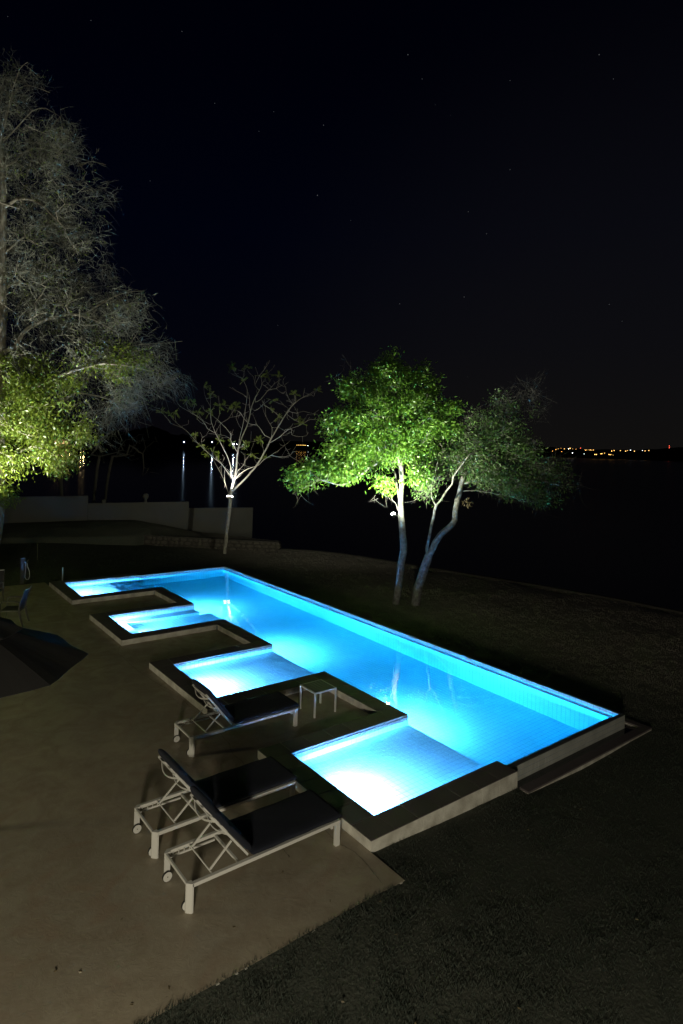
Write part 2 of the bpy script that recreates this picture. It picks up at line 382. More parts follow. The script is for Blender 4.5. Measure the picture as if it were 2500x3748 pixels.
# far shore hills: solid ridges with a sloping front
def ridge(name, pts, depth):
    """pts: (u, v_top, D) ; foot at the lake"""
    m = MB(); tops = [px(*p) for p in pts]; n = len(pts); vs = []
    for p in tops:
        d = p[:2]-CAMP[:2]; d /= np.linalg.norm(d)
        vs.append((p[0]-d[0]*depth*.35, p[1]-d[1]*depth*.35, LAKE-1))
        vs.append((p[0]-d[0]*depth*.15, p[1]-d[1]*depth*.15, LAKE+(p[2]-LAKE)*.62))
        vs.append(tuple(p)); vs.append((p[0]+d[0]*depth, p[1]+d[1]*depth, LAKE-1))
    fs = [(4*i+k, 4*(i+1)+k, 4*(i+1)+k+1, 4*i+k+1) for i in range(n-1) for k in range(3)]
    m.add(vs, fs); return m.build(name, M_hill, kind='structure')
def jag(pts, step, amp):
    P_ = np.array(pts, float); us = np.arange(P_[0, 0], P_[-1, 0], step); r = np.random.default_rng(3)
    v = np.interp(us, P_[:, 0], P_[:, 1])+r.normal(0, amp, len(us)); D = np.interp(us, P_[:, 0], P_[:, 2]); return list(zip(us, v, D))
ridge('hills', jag([(-900, 1560, 480), (100, 1570, 500), (450, 1580, 520), (560, 1560, 520), (640, 1588, 520), (760, 1602, 540), (900, 1612, 580), (1000, 1622, 640)], 14, 2.2), 90)
ridge('hills', jag([(850, 1614, 900), (1200, 1616, 950), (1800, 1636, 1000), (1960, 1632, 1000), (2060, 1640, 1000), (2200, 1645, 1000), (2330, 1648, 1000), (2440, 1640, 980), (2500, 1636, 950), (3300, 1650, 900)], 16, 1.3), 160)

# stars: a sprinkle nobody could count
sv = []; sf = []
srg = np.random.default_rng(11)
known = [(1493, 200, 1.5), (2193, 200, 1.5), (1545, 289, .8), (2245, 289, .7), (1184, 458, 1.2), (1162, 715, 2.0), (1714, 775, .8), (1781, 856, 1.2), (1463, 1112, 1.3), (1699, 1087, 1.3), (2230, 1114, 1.0), (666, 115, .9), (786, 378, .7), (1002, 409, .6), (1867, 295, .6), (1867, 621, .7), (1284, 807, .6), (333, 75, .8)]
stars = [(u, v, s_) for u, v, s_ in known]
for k in range(130): stars.append((srg.uniform(-2500, 5000), srg.uniform(-1800, 1500), srg.choice([.3, .4, .5])))
for u, v, s_ in stars:
    p = px(u, v, 2600)
    d = p-CAMP; p = CAMP+d/np.linalg.norm(d)*2600
    r_ = .9+.75*s_
    b0 = len(sv); sv += [p+np.array(q)*r_ for q in ((1, 0, 0), (-1, 0, 0), (0, 1, 0), (0, -1, 0), (0, 0, 1), (0, 0, -1))]
    sf += [(b0+a, b0+b_, b0+c) for a, b_, c in ((0, 2, 4), (2, 1, 4), (1, 3, 4), (3, 0, 4), (2, 0, 5), (1, 2, 5), (3, 1, 5), (0, 3, 5))]
M_star = emis('starlight', (.9, .95, 1.0), .09)
link(bpy.data.objects.new('stars', fast_mesh('stars', np.array(sv), np.array(sf), M_star)), kind='stuff')

# ------------------------------------------------------------------ terrace deck (one slab with fingers between the bays)
m = MB()
def slab(x0, y0, x1, y1): m.box((x0, y0, -.25), (x1, y1, 0))
slab(-20, -.605, -.002, 17.35)
FING = [(BAYS[i_][1]+CW, BAYS[i_+1][0]-CW) for i_ in range(3)]
for a, b in FING: m.box((-.002, a-.02, -.25), (X2-CW+.02, b+.02, 0))
o = m.build('deck', M_deck, kind='structure')
# chipped lip of the slab beside the grass
m = MB(); r = np.random.default_rng(5)
for k in range(26):
    x = -r.uniform(0, 5.5); w = r.uniform(.006, .02)
    m.box((x, -.612-w*.5, -.03), (x+w*1.8, -.603, -.002+.004*r.random()))
m.build('cement_crumbs', M_plaster, kind='stuff')

# hairline cracks wandering over the cement
M_crack = mat('crack_dirt', (.055, .048, .038), .95)
ck = np.random.default_rng(4); m = MB()
for pts in ([(1172, 3022), (1185, 3035), (1212, 3062), (1245, 3092), (1300, 3122), (1350, 3172), (1378, 3205), (1400, 3240)],
            [(799, 2679), (839, 2719), (859, 2762), (885, 2785), (905, 2815)], [(440, 2360), (434, 2392), (485, 2437), (548, 2482), (638, 2533), (700, 2590)],
            [(1000, 3070), (1040, 3110), (1060, 3140)], [(300, 2500), (380, 2470), (455, 2452), (540, 2440)]):
    W_ = np.array([onz(u, v, 0)[:2] for u, v in pts]); s_ = np.r_[0, np.cumsum(np.hypot(*np.diff(W_, axis=0).T))]; t = np.arange(0, s_[-1], .035)
    X = np.interp(t, s_, W_[:, 0]); Y = np.interp(t, s_, W_[:, 1]); d = np.c_[np.gradient(X), np.gradient(Y)]; d /= np.hypot(*d.T)[:, None]; nn = np.c_[-d[:, 1], d[:, 0]]
    off = np.cumsum(ck.normal(0, .0045, len(t))); off -= np.linspace(0, off[-1], len(t)); c_ = np.c_[X, Y]+nn*off[:, None]; w = ck.uniform(.0008, .0028, len(t))[:, None]
    a, b = c_-nn*w, c_+nn*w; n_ = len(t)
    m.add([(*p, .004) for p in a]+[(*p, .004) for p in b], [(q, q+1, n_+q+1, n_+q) for q in range(n_-1)])
m.build('cracks', M_crack, kind='stuff')

# ------------------------------------------------------------------ swimming pool
pool = empty('swimming_pool', (0, 0, 0), label='long lit infinity pool with four shallow bays cut into the cement terrace', cat='swimming pool')
OVH = .015   # nose of the coping over the water
def pieces(a, b, step=.4):
    n = max(1, round((b-a)/step)); return [(a+(b-a)*k/n, a+(b-a)*(k+1)/n) for k in range(n)]
stone_mats = [M_stone_top, M_plaster]
G = .003
def stone(x0, y0, x1, y1):
    m = MB(); h = .007; z0, z1 = UND, TOP; jit = random.uniform(-.0012, .0012); z1 += jit
    v = [(x0+G, y0+G, z0), (x1-G, y0+G, z0), (x1-G, y1-G, z0), (x0+G, y1-G, z0),
         (x0+G, y0+G, z1-h), (x1-G, y0+G, z1-h), (x1-G, y1-G, z1-h), (x0+G, y1-G, z1-h),
         (x0+G+h, y0+G+h, z1), (x1-G-h, y0+G+h, z1), (x1-G-h, y1-G-h, z1), (x0+G+h, y1-G-h, z1)]
    m.add(v, [(8, 9, 10, 11)], 0)
    m.add(v, [(4, 5, 9, 8), (5, 6, 10, 9), (6, 7, 11, 10), (7, 4, 8, 11)], 0)
    m.add(v, [(0, 3, 2, 1), (0, 1, 5, 4), (1, 2, 6, 5), (2, 3, 7, 6), (3, 0, 4, 7)], 1)
    m.build('coping_stone', stone_mats, pool)
for k, (ya, yb) in enumerate(BAYS):
    for a, b in pieces(ya, yb): stone(0, a, X1, b)                                     # left of the bay
    xe = X2 if k == 0 else X2-CW
    for a, b in pieces(0, xe): stone(a, (0 if k == 0 else ya-CW), b, ya)                # near side
    xe = X2 if k == 3 else X2-CW
    for a, b in pieces(0, xe): stone(a, yb, b, yb+CW)                                   # far side
    if k < 3:
        for a, b in pieces(yb, BAYS[k+1][0]): stone(X2-CW, a, X2, b)                    # finger tip
# rendered risers below the coping
def riser(x0, y0, x1, y1, z0=-.05, z1=UND, mt=M_plaster):
    m = MB(); m.box((x0, y0, z0), (x1, y1, z1)); m.build('riser', mt, pool)
T_ = .10
for k, (ya, yb) in enumerate(BAYS):
    y0 = 0 if k == 0 else ya-CW
    for a, b in pieces(y0, yb+CW): riser(.003, a+.0025, T_, b-.0025)
    if k == 0:
        for q, (a, b) in enumerate(pieces(T_, X2-.003)):
            riser(a+.0025, .003, b-.0025, T_, -.10 if q < 5 else -.16)
    else:
        for a, b in pieces(T_, X2-CW-.02): riser(a+.0025, ya-CW+.003, b-.0025, ya-CW+T_)
    if k < 3:
        for a, b in pieces(T_, X2-CW-.02): riser(a+.0025, yb+CW-T_, b-.0025, yb+CW-.003)
        for a, b in pieces(yb+CW+.003, BAYS[k+1][0]-CW-.003): riser(X2-CW+.003, a+.0025, X2-CW+T_, b-.0025)
m = MB(); m.box((X2-.42, .0, -.45), (X2, YN-.08, UND)); m.build('end_block', M_plaster, pool)
m = MB(); m.box((.01, EDGE-.10, -.4), (X2, EDGE, UND)); m.build('far_riser', M_plaster, pool)
m = MB(); m.box((X2-.01, YFo, -.4), (X2, EDGE, UND)); m.build('far_riser', M_plaster, pool)
# concrete core behind the pool walls
core = MB(); XI = X1-OVH; XT = X2-OVH
for k, (ya, yb) in enumerate(BAYS):
    z0 = FL-.2
    core.box((T_+.001, ya+OVH-.0, z0), (XI, yb-OVH, UND-.001))                                   # left walls
    core.box((T_+.001, (T_+.001 if k == 0 else ya-CW+T_+.001), z0), (XT if k == 0 else XT, ya+OVH, UND-.001))
    core.box((T_+.001, yb-OVH, z0), (XT, yb+CW-T_-.001 if k < 3 else EDGE-.101, UND-.001))
    if k < 3: core.box((X2-CW+T_+.001, yb+CW-T_, z0), (XT, BAYS[k+1][0]-CW+T_, UND-.001))
SH = WL-.20
steps_floor = []      # (x0, y0, x1, y1, z, tilekey)
def shelf(x0, y0, x1, y1, z):
    core.box((x0, y0, FL-.2), (x1, y1, z)); steps_floor.append((x0, y0, x1, y1, z))
shelf(XI, BAYS[0][0]+OVH, XT, BAYS[0][1]-OVH, SH)
shelf(XI, BAYS[1][0]+OVH, XT, BAYS[1][1]-OVH, SH)
ya, yb = BAYS[2][0]+OVH, BAYS[2][1]-OVH
shelf(XI, ya, XI+.38, yb, WL-.24)
shelf(XI+.38, yb-.38, XT, yb, WL-.24)
shelf(XI+.38, ya, XT+.35, yb-.38, WL-.50)
ya, yb = BAYS[3][0]+OVH, BAYS[3][1]-OVH
shelf(XI, ya, 1.80, yb, SH)
for a, b, dz in ((1.80, 2.15, .42), (2.15, 2.50, .62), (2.50, 2.85, .82)): shelf(a, ya, b, yb, WL-dz)
# outer shell
core.box((XT-.3, YNo+.004, FL-.4), (XRo-.004, YFo-.004, FL))                                           # main floor
core.box((T_, .11, FL-.4), (XT, EDGE-.11, FL-.2))
core.box((XRo-.35+.0, YNo+.004, FL-.3), (XR, YFo-.004, WL-.05-.0)) if False else None
# ledge walls (below) and thin wall (above)
core.box((XR-LED, YN, FL), (XR+.001, YF, WL-.05))
core.box((XT+.0, YN, FL), (XR-LED, YN+LED, WL-.05))
core.box((XT+.0, YF-LED, FL), (XR-LED, YF, WL-.05))
core.box((XR, YNo+.004, FL-.1), (XRo-.004, YFo-.004, UND-.004))
core.box((X2-.02, YNo+.004, FL-.1), (XR, YN, UND-.004))
core.box((X2-.02, YF, FL-.1), (XR, YFo-.004, UND-.004))
core.build('shell', M_grout, pool)

# tiles -----------------------------------------------------------
TS = .10; TG = .0023; TH = .0025
big_v = {'in': [], 'out': []}; big_f = {'in': [], 'out': []}; cnt = {'in': 0, 'out': 0}
singles = []     # (kind, origin, u, v, n, su, sv)
trg = np.random.default_rng(2)
def tile_plane(o, u, v, n, lu, lv, kind='in', single=False, ts=TS):
    """tiles over the rectangle o + a*u + b*v ; n is the facing direction"""
    o = np.array(o, float); u = np.array(u, float); v = np.array(v, float); n = np.array(n, float)
    nu = max(1, round(lu/ts)); nv = max(1, round(lv/ts)); su, sv_ = lu/nu, lv/nv
    flip = np.dot(np.cross(u, v), n) < 0
    A, B = np.meshgrid(np.arange(nu), np.arange(nv), indexing='ij')
    c = o+A.ravel()[:, None]*su*u+B.ravel()[:, None]*sv_*v
    if single:
        for q in c: singles.append((kind, q, u, v, n, su, sv_, flip))
        return
    tilt = trg.normal(0, .00035, (len(c), 2)); h = TH+trg.normal(0, .0002, len(c))
    corners = [(TG, TG), (su-TG, TG), (su-TG, sv_-TG), (TG, sv_-TG)]
    vs = []
    for a, b in corners: vs.append(c+a*u+b*v)
    bev = .0018
    for a, b in corners:
        aa = a+(bev if a < su/2 else -bev); bb = b+(bev if b < sv_/2 else -bev)
        z = h+tilt[:, 0]*(1 if a > su/2 else -1)+tilt[:, 1]*(1 if b > sv_/2 else -1)
        vs.append(c+aa*u+bb*v+z[:, None]*n)
    Vv = np.stack(vs, 1).reshape(-1, 3)
    base = (np.arange(len(c))*8)[:, None, None]+cnt[kind]
    fq = np.array([(4, 5, 6, 7), (0, 1, 5, 4), (1, 2, 6, 5), (2, 3, 7, 6), (3, 0, 4, 7)])
    if flip: fq = fq[:, ::-1]
    Ff = (fq[None]+base).reshape(-1, 4)
    big_v[kind].append(Vv); big_f[kind].append(Ff); cnt[kind] += len(Vv)
ex, ey, ez = (1, 0, 0), (0, 1, 0), (0, 0, 1); nx, ny_ = (-1, 0, 0), (0, -1, 0)
# shelf floors; the nearest shelf is laid tile by tile as parts
for q, (x0, y0, x1, y1, z) in enumerate(steps_floor):
    if q == 0:
        xm = x0+round((x1-x0)/TS*.0)*TS
        tile_plane((x0, y0, z), ex, ey, ez, x1-x0, 1.2*(y1-y0)/(y1-y0), single=True)
        tile_plane((x0, y0+1.2, z), ex, ey, ez, x1-x0, y1-y0-1.2)
    else: tile_plane((x0, y0, z), ex, ey, ez, x1-x0, y1-y0)
    if x1 < XR-1 and not (q in (2,)): tile_plane((x1, y0, FL), ey, ez, ex, y1-y0, z-FL)       # riser to the deep side
z = WL-.50; ya, yb = BAYS[2][0]+OVH, BAYS[2][1]-OVH
tile_plane((XI+.38, ya, z), ey, ez, ex, yb-ya-.38, .26); tile_plane((XI+.38, yb-.38, z), ex, ez, ny_, XT-XI-.38, .26)
# bay walls
for k, (ya, yb) in enumerate(BAYS):
    zf = [SH, SH, WL-.50, SH][k]
    a_, b_ = ya+OVH, yb-OVH
    tile_plane((XI, a_, zf), ey, ez, ex, b_-a_, UND-zf)
    tile_plane((XI, a_, FL if k > 1 else zf), ex, ez, ey, XT-XI, UND-(FL if k > 1 else zf))
    tile_plane((XI, b_, FL if k > 1 else zf), ex, ez, ny_, XT-XI, UND-(FL if k > 1 else zf))
    if k < 3: tile_plane((XT, b_, FL), ey, ez, ex, BAYS[k+1][0]+OVH-b_, UND-FL)
tile_plane((XT, YN, FL), ey, ez, ex, BAYS[0][0]+OVH-YN, UND-FL)
tile_plane((XT, BAYS[3][1]-OVH, FL), ey, ez, ex, YF-BAYS[3][1]+OVH, UND-FL)
# main floor, ledge, walls
tile_plane((XT, YN+LED, FL), ex, ey, ez, XR-LED-XT, YF-YN-2*LED)
zl = WL-.05
tile_plane((XR-LED, YN, zl), ey, ex, ez, YF-YN, LED, ts=.13)
tile_plane((XT, YN, zl), ex, ey, ez, XR-LED-XT, LED, ts=.13)
tile_plane((XT, YF-LED, zl), ex, ey, ez, XR-LED-XT, LED, ts=.13)
tile_plane((XR-LED, YN+LED, FL), ey, ez, nx, YF-YN-2*LED, zl-FL)
tile_plane((XT, YN+LED, FL), ex, ez, ey, XR-LED-XT, zl-FL)
tile_plane((XT, YF-LED, FL), ex, ez, ny_, XR-LED-XT, zl-FL)
tile_plane((XR, YN, zl), ey, ez, nx, YF-YN, UND-.004-zl, ts=.13)
tile_plane((XT, YN, zl), ex, ez, ey, XR-XT, UND-.004-zl, ts=.13)
tile_plane((XT, YF, zl), ex, ez, ny_, XR-XT, UND-.004-zl, ts=.13)
# tops and outer faces of the infinity wall
zt = UND-.004
M_rimtile = mat('dark_rim_tile', (.085, .085, .085), .35, noise=(8, .8, (.06, .06, .062)))
def rim_tiles():
    m = MB()
    def strip(x0, y0, x1, y1, alongx):
        for a, b in (pieces(x0, x1, .2) if alongx else pieces(y0, y1, .2)):
            if alongx: m.box((a+.0015, y0, zt), (b-.0015, y1, zt+.005))
            else: m.box((x0, a+.0015, zt), (x1, b-.0015, zt+.005))
    strip(X2+.003, YNo, XR, YN-.003, True); strip(XR+.003, YNo, XRo, YFo, False); strip(X2+.003, YF+.003, XR, YFo, True)
    m.build('rim_tiles', M_rimtile, pool, kind='stuff')
rim_tiles()
zb = -.18
tile_plane((X2+.004, YNo+.004, zb), ex, ez, ny_, XRo-X2-.008, zt-zb, kind='out', single=True, ts=.093)
tile_plane((XRo-.004, YNo+.004, zb), ey, ez, ex, YFo-YNo-.008, zt-zb, kind='out')
def single_mesh(kind, u, v, n, su, sv_, flip, nm, mt):
    u, v, n = map(np.array, (u, v, n)); cs = [(TG, TG), (su-TG, TG), (su-TG, sv_-TG), (TG, sv_-TG)]; bev = .0018
    vs = [a*u+b*v for a, b in cs]+[(a+(bev if a < su/2 else -bev))*u+(b+(bev if b < sv_/2 else -bev))*v+TH*n for a, b in cs]
    fq = [(4, 5, 6, 7), (0, 1, 5, 4), (1, 2, 6, 5), (2, 3, 7, 6), (3, 0, 4, 7)]
    if flip: fq = [q[::-1] for q in fq]
    me = bpy.data.meshes.new(nm); me.from_pydata([tuple(q) for q in vs], [], fq); me.materials.append(mt); me.update(); return me
cache = {}
for kind, q, u, v, n, su, sv_, flip in singles:
    if kind not in cache: cache[kind] = single_mesh(kind, u, v, n, su, sv_, flip, 'tile' if kind == 'in' else 'wall_tile', M_tile if kind == 'in' else M_tile_out)
    o = bpy.data.objects.new('tile' if kind == 'in' else 'wall_tile', cache[kind]); o.location = q; COL.objects.link(o); o.parent = pool
    o.rotation_euler = tuple(trg.normal(0, .0025, 3))
link(bpy.data.objects.new('tiling', fast_mesh('tiling', np.concatenate(big_v['in']), np.concatenate(big_f['in']), M_tile)), parent=pool, kind='stuff')
link(bpy.data.objects.new('outer_tiling', fast_mesh('outer_tiling', np.concatenate(big_v['out']), np.concatenate(big_f['out']), M_tile_out)), parent=pool, kind='stuff')
# overflow channel: rim slabs, trough bed and its own skin of water
RI, RO = -.04, -.199; ZR = -.095; XQi, XQo = 6.58, 6.739
YQi, YQo = 16.67, 16.82
for a, b in pieces(X2+.003, XQi, .45): m = MB(); m.box((a+.002, RO, ZR-.03), (b-.002, RI, ZR)); m.build('channel_slab', M_stone_top, pool)
for a, b in pieces(RO, YQi, .45): m = MB(); m.box((XQi, a+.002, ZR-.03), (XQo, b-.002, ZR)); m.build('channel_slab', M_stone_top, pool)
m = MB(); m.box((X2+.003, RO+.005, -.5), (XQo-.005, RI, ZR-.0305)); m.box((XQi, RI, -.5), (XQo-.005, YQo, ZR-.0305)); m.box((X2+.003, YQi, -.5), (XQi, YQo, ZR-.0305))
m.build('channel_wall', M_plaster, pool)
m = MB(); m.box((X2-.05, RI-.01, -.5), (XQi+.01, YNo+.01, -.26)); m.box((XRo-.02, YNo+.01, -.5), (XQi+.01, YQi, -.26)); m.build('channel_bed', M_grout_out, pool)

# underwater lamps: niche ring, lens and the light itself
M_lens = emis('lamp_lens', (.45, .75, 1.0), 8)
LC = (.20, .42, 1.0)
def pool_light(x, y, z, power, size=.16, aim=(1, 0, -.35)):
    m = MB(); prof = [(.0, .0), (.085, .0), (.085, .010), (.068, .014), (.066, .004)]
    m.lathe(prof, 20); vs = [(v_[2], v_[1], -v_[0]) for v_ in m.v]; m.v = vs
    o = m.build('lamp_ring', M_chrome, pool); o.location = (x+.004, y, z)
    m = MB(); m.lathe([(.0, .006), (.05, .0075), (.064, .005)], 20); m.v = [(v_[2], v_[1], -v_[0]) for v_ in m.v]
    l = m.build('lamp_lens', M_lens, o)
    lamp('AREA', 'pool_lamp', (x+.03, y, z), power, LC, size, aim=(x+.03+aim[0], y+aim[1], z+aim[2]), shape='DISK')
pool_light(XI, 1.12, WL-.10, 1250, .12)
pool_light(XI, 5.85, WL-.10, 950, .12)
pool_light(XI, 11.0, WL-.12, 300, .12)
pool_light(XI+.38, 10.35, WL-.37, 110, .12)  # extra lamp added on the bench riser to lift the shaded bay floor
pool_light(XI, 15.1, WL-.10, 950, .12)
for y in (3.05, 7.78, 12.3): pool_light(XT, y, WL-.72, 590, .2, (1, 0, -.85))

# water body of the pool
m = MB(); g_ = .002; zb = FL-.02
poly = [(XT, YN-g_), (XR+g_, YN-g_), (XR+g_, YF+g_), (XT-.0, YF+g_)]
outl = [(XR+g_, YN-g_), (XR+g_, YF+g_), (XT-g_, YF+g_), (XT-g_, BAYS[3][1]-OVH+g_)]
for k in (3, 2, 1, 0):
    a_, b_ = BAYS[k][0]+OVH-g_, BAYS[k][1]-OVH+g_
    outl += [(XI-g_, b_), (XI-g_, a_)]
    outl += [(XT-g_, a_)]
    if k > 0: outl += [(XT-g_, BAYS[k-1][1]-OVH+g_)]
outl += [(XT-g_, YN-g_)]
m.prism(outl, zb, WL)
mwat = bpy.data.materials.new('pool_water'); mwat.use_nodes = True; t = mwat.node_tree
for nn in list(t.nodes):
    if nn.type == 'BSDF_PRINCIPLED': t.nodes.remove(nn)
gl = t.nodes.new('ShaderNodeBsdfGlass'); gl.inputs['IOR'].default_value = 1.333; gl.inputs['Roughness'].default_value = 0.0
ab = t.nodes.new('ShaderNodeVolumeAbsorption'); ab.inputs['Color'].default_value = (.0, .975, 1.0, 1); ab.inputs['Density'].default_value = .52
g = t.nodes.new('ShaderNodeNewGeometry'); n = t.nodes.new('ShaderNodeTexNoise'); n.inputs['Scale'].default_value = 2.2; n.inputs['Detail'].default_value = 2
t.links.new(g.outputs['Position'], n.inputs['Vector']); bp = t.nodes.new('ShaderNodeBump'); bp.inputs['Strength'].default_value = .05; bp.inputs['Distance'].default_value = .05
t.links.new(n.outputs['Fac'], bp.inputs['Height']); t.links.new(bp.outputs[0], gl.inputs['Normal'])
t.links.new(gl.outputs[0], t.nodes['Material Output'].inputs['Surface']); t.links.new(ab.outputs[0], t.nodes['Material Output'].inputs['Volume'])
wo = m.build('water', mwat, kind='structure')
# channel water
mc = mat('channel_water', (.004, .005, .006), .05)
m = MB(); m.add([(X2+.003, RI+.001, -.15), (XQi-.001, RI+.001, -.15), (XQi-.001, YNo-.003, -.15), (X2+.003, YNo-.003, -.15)], [(0, 1, 2, 3)])
m.add([(XRo+.003, YNo, -.1502), (XQi-.001, YNo, -.1502), (XQi-.001, YQi, -.1502), (XRo+.003, YQi, -.1502)], [(0, 1, 2, 3)])
m.build('water', mc, kind='structure')

# ------------------------------------------------------------------ sun loungers
def build_lounger():
    r = empty('sun_lounger')
    L, Wd, H = 2.03, .70, .315
    fr = MB()
    RW, RH = .045, .040
    # side rails, head bar, foot bar
    for y in (0, Wd-RW):
        fr.box((.055, y, H-RH), (L, y+RW, H))
    fr.box((.004, .055, H-.034), (.030, Wd-.055, H-.002)); fr.box((L-.03, RW, H-RH), (L, Wd-RW, H))
    fr.box((.62, RW, H-.045), (.65, Wd-RW, H-.02))
    fr.build('frame', M_white, r, bevel=.003)
    # head legs: wide, one corner cut off; foot legs: square
    def head_leg(near):
        c = .046; w_ = .068
        p = [(0, c), (c, 0), (w_, 0), (w_, w_), (0, w_)] if near else [(0, 0), (w_, 0), (w_, w_), (c, w_), (0, w_-c)]
        m = MB(); oy = 0 if near else Wd-w_
        m.prism([(x, y+oy) for x, y in p], 0, H+.001)
        return m.build('leg', M_white, r, bevel=.002)
    head_leg(True); head_leg(False)
    for y in (.001, Wd-.051):
        m = MB(); m.prism([(L-.065, y), (L-.002, y), (L-.002, y+.05), (L-.065, y+.05)], 0, H-RH-.001); m.build('leg', M_white, r, bevel=.002)
    m = MB(); m.box((L-.13, .05, H-.085), (L-.10, Wd-.05, H-.055)); m.box((L-.13, .02, H-.085), (L-.10, .05, H-RH)); m.box((L-.13, Wd-.05, H-.085), (L-.10, Wd-.02, H-RH))
    m.build('stretcher', M_white, r)
    # peg racks
    for y in (RW+.006, Wd-RW-.024):
        m = MB(); m.box((.07, y, H-.075), (.62, y+.018, H-.055))
        for x in (.10, .17, .235, .30, .37): m.tube([(x, y+.009, H-.055), (x, y+.009, H-.022)], .005, 6)
        m.build('peg_rack', M_white, r)
    # wheels inside the head legs
    for y in (.071, Wd-.071-.028):
        m = MB(); n = 28; R = .058
        prof = [(.0, 0), (.0525, 0), (.0525, .026), (.0, .026)]
        m.lathe(prof, n); m.v = [(v_[0]+.028, v_[2]+y, v_[1]+.0585) for v_ in m.v]
        w = m.build('wheel', M_white, r)
        m = MB(); m.lathe([(.0528, .001), (.058, .003), (.058, .023), (.0528, .025)], n); m.v = [(v_[0]+.028, v_[2]+y, v_[1]+.0585) for v_ in m.v]; m.build('tyre', M_rim, w, smooth=True)
        m = MB(); m.lathe([(.0, -.002), (.006, -.002), (.006, .028), (.0, .028)], 10); m.v = [(v_[0]+.028, v_[2]+y, v_[1]+.0585) for v_ in m.v]; m.build('hub', M_rim, w)
    # raised back: hinge at x=.74, top at x=.02
    hx, hz = .745, .335; tx, tz = .285, .905
    d = np.array([tx-hx, 0, tz-hz]); LB = np.linalg.norm(d); d /= LB; nb = np.array([d[2], 0, -d[0]])      # nb faces the sitter
    nb = nb if nb[0] > 0 else -nb
    def bp_(s, y, k=0): return np.array([hx, y, hz])+d*s+nb*k
    bf = MB()
    for y in (.095, Wd-.095): bf.bar(bp_(-.02, y), bp_(LB, y), .038, .024, up=tuple(nb))
    # flat top slat and two slats bowed away from the cushion between the side members
    for s0, bow, w_ in ((LB-.035, 0, .065), (LB-.085, .075, .030), (.40, .055, .030), (.16, .0, .03)):
        K = 11; ys_ = np.linspace(.10, Wd-.10, K); dp = -.010-bow*np.sin(np.pi*(ys_-.10)/(Wd-.20))
        vs = []
        for y, q in zip(ys_, dp):
            for a, b in ((-w_/2, -.005), (w_/2, -.005), (w_/2, .005), (-w_/2, .005)): vs.append(bp_(s0+a, y, q+b))
        fs = [(4*i+k, 4*i+(k+1) % 4, 4*(i+1)+(k+1) % 4, 4*(i+1)+k) for i in range(K-1) for k in range(4)]+[(3, 2, 1, 0), tuple(4*(K-1)+k for k in range(4))]
        bf.add(vs, fs)
    bf.build('back_frame', M_white, r)
    # prop: two arms and a bar resting on the pegs
    pr = MB(); yb_ = (.115, Wd-.115)
    for y in yb_: pr.bar((bp_(.27, y, -.02)), (.30, y*1.0, H-.012), .018, .018)
    pr.tube([(.30, .055, H-.012), (.30, Wd-.055, H-.012)], .009, 8)
    pr.build('prop', M_white, r)
    # cushions
    def cushion(name, path, half, th, nseg=30, seed=0, seams=()):
        """soft slab swept along path (list of (x, z) of its under side); closed, rounded"""
        Pp = np.array(path, float); s_ = np.r_[0, np.cumsum(np.hypot(*np.diff(Pp, axis=0).T))]
        ss = np.linspace(0, s_[-1], nseg); X = np.interp(ss, s_, Pp[:, 0]); Z = np.interp(ss, s_, Pp[:, 1])
        T = np.c_[np.gradient(X), np.gradient(Z)]; T /= np.hypot(*T.T)[:, None]; N = np.c_[-T[:, 1], T[:, 0]]
        nw = 20; rr = np.random.default_rng(seed); vs = []
        ph = rr.uniform(0, 6, 6)
        for i in range(nseg):
            u = ss[i]/s_[-1]; endf = min(1, (min(u, 1-u)*s_[-1]/.045)); endf = math.sqrt(max(0, 1-(1-endf)**2))
            seam = 1.0
            for q in seams: seam -= .55*math.exp(-((ss[i]-q)/.022)**2)
            for ring in range(2*nw):
                a = ring/(2*nw)*2*math.pi; cw, sn = math.cos(a), math.sin(a)
                y = half*math.copysign(abs(cw)**.32, cw); k = math.copysign(abs(sn)**.62, sn)
                wob = 1+.05*math.sin(ss[i]*9+ph[0])+.04*math.sin(y*11+ph[1]+ss[i]*4)
                up = th*.5*(1+k*endf*wob*seam) if sn >= 0 else th*.5*(1+k*.9*endf)
                y2 = y*(1-.03*(1-endf))+.004*math.sin(ss[i]*14+ph[2])
                vs.append((X[i]+N[i, 0]*up, y2+Wd/2, Z[i]+N[i, 1]*up))
        R2 = 2*nw
        fs = [(i*R2+j, i*R2+(j+1) % R2, (i+1)*R2+(j+1) % R2, (i+1)*R2+j) for i in range(nseg-1) for j in range(R2)]
        fs += [tuple(range(R2-1, -1, -1)), tuple(range((nseg-1)*R2, nseg*R2))]
        m = MB(); m.add(vs, fs); return m.build(name, M_cush, r, smooth=True)
    cushion('seat_cushion', [(.765, H+.004), (1.3, H+.004), (2.065, H+.004)], .352, .078, 40, 1)
    c0 = bp_(.03, 0, .014); c1 = bp_(LB+.045, 0, .010)
    cushion('back_cushion', [(c1[0], c1[2]), (c0[0], c0[2])], .335, .088, 40, 2, seams=(.27,))
    return r

def copy_tree(o, parent=None):
    c = o.copy(); COL.objects.link(c); c.parent = parent
    for ch in list(o.children): copy_tree(ch, c)
    return c
GL = 'sun loungers on the pool terrace'
l1 = build_lounger(); l2 = copy_tree(l1); l3 = copy_tree(l1)
for o, loc, rz, lab in ((l1, (-2.262, .325, 0), .0, 'navy cushioned white lounger nearest the viewer and the corner of the lawn'),
                        (l2, (-2.235, 1.378, 0), .004, 'navy cushioned white lounger in the middle, just behind the nearest lounger'),
                        (l3, (-.872, 3.375, 0), .0, 'navy cushioned white lounger farthest back, beside the small white table')):
    o.location = loc; o.rotation_euler = (0, 0, rz); o['label'] = lab; o['category'] = 'sun lounger'; o['group'] = GL

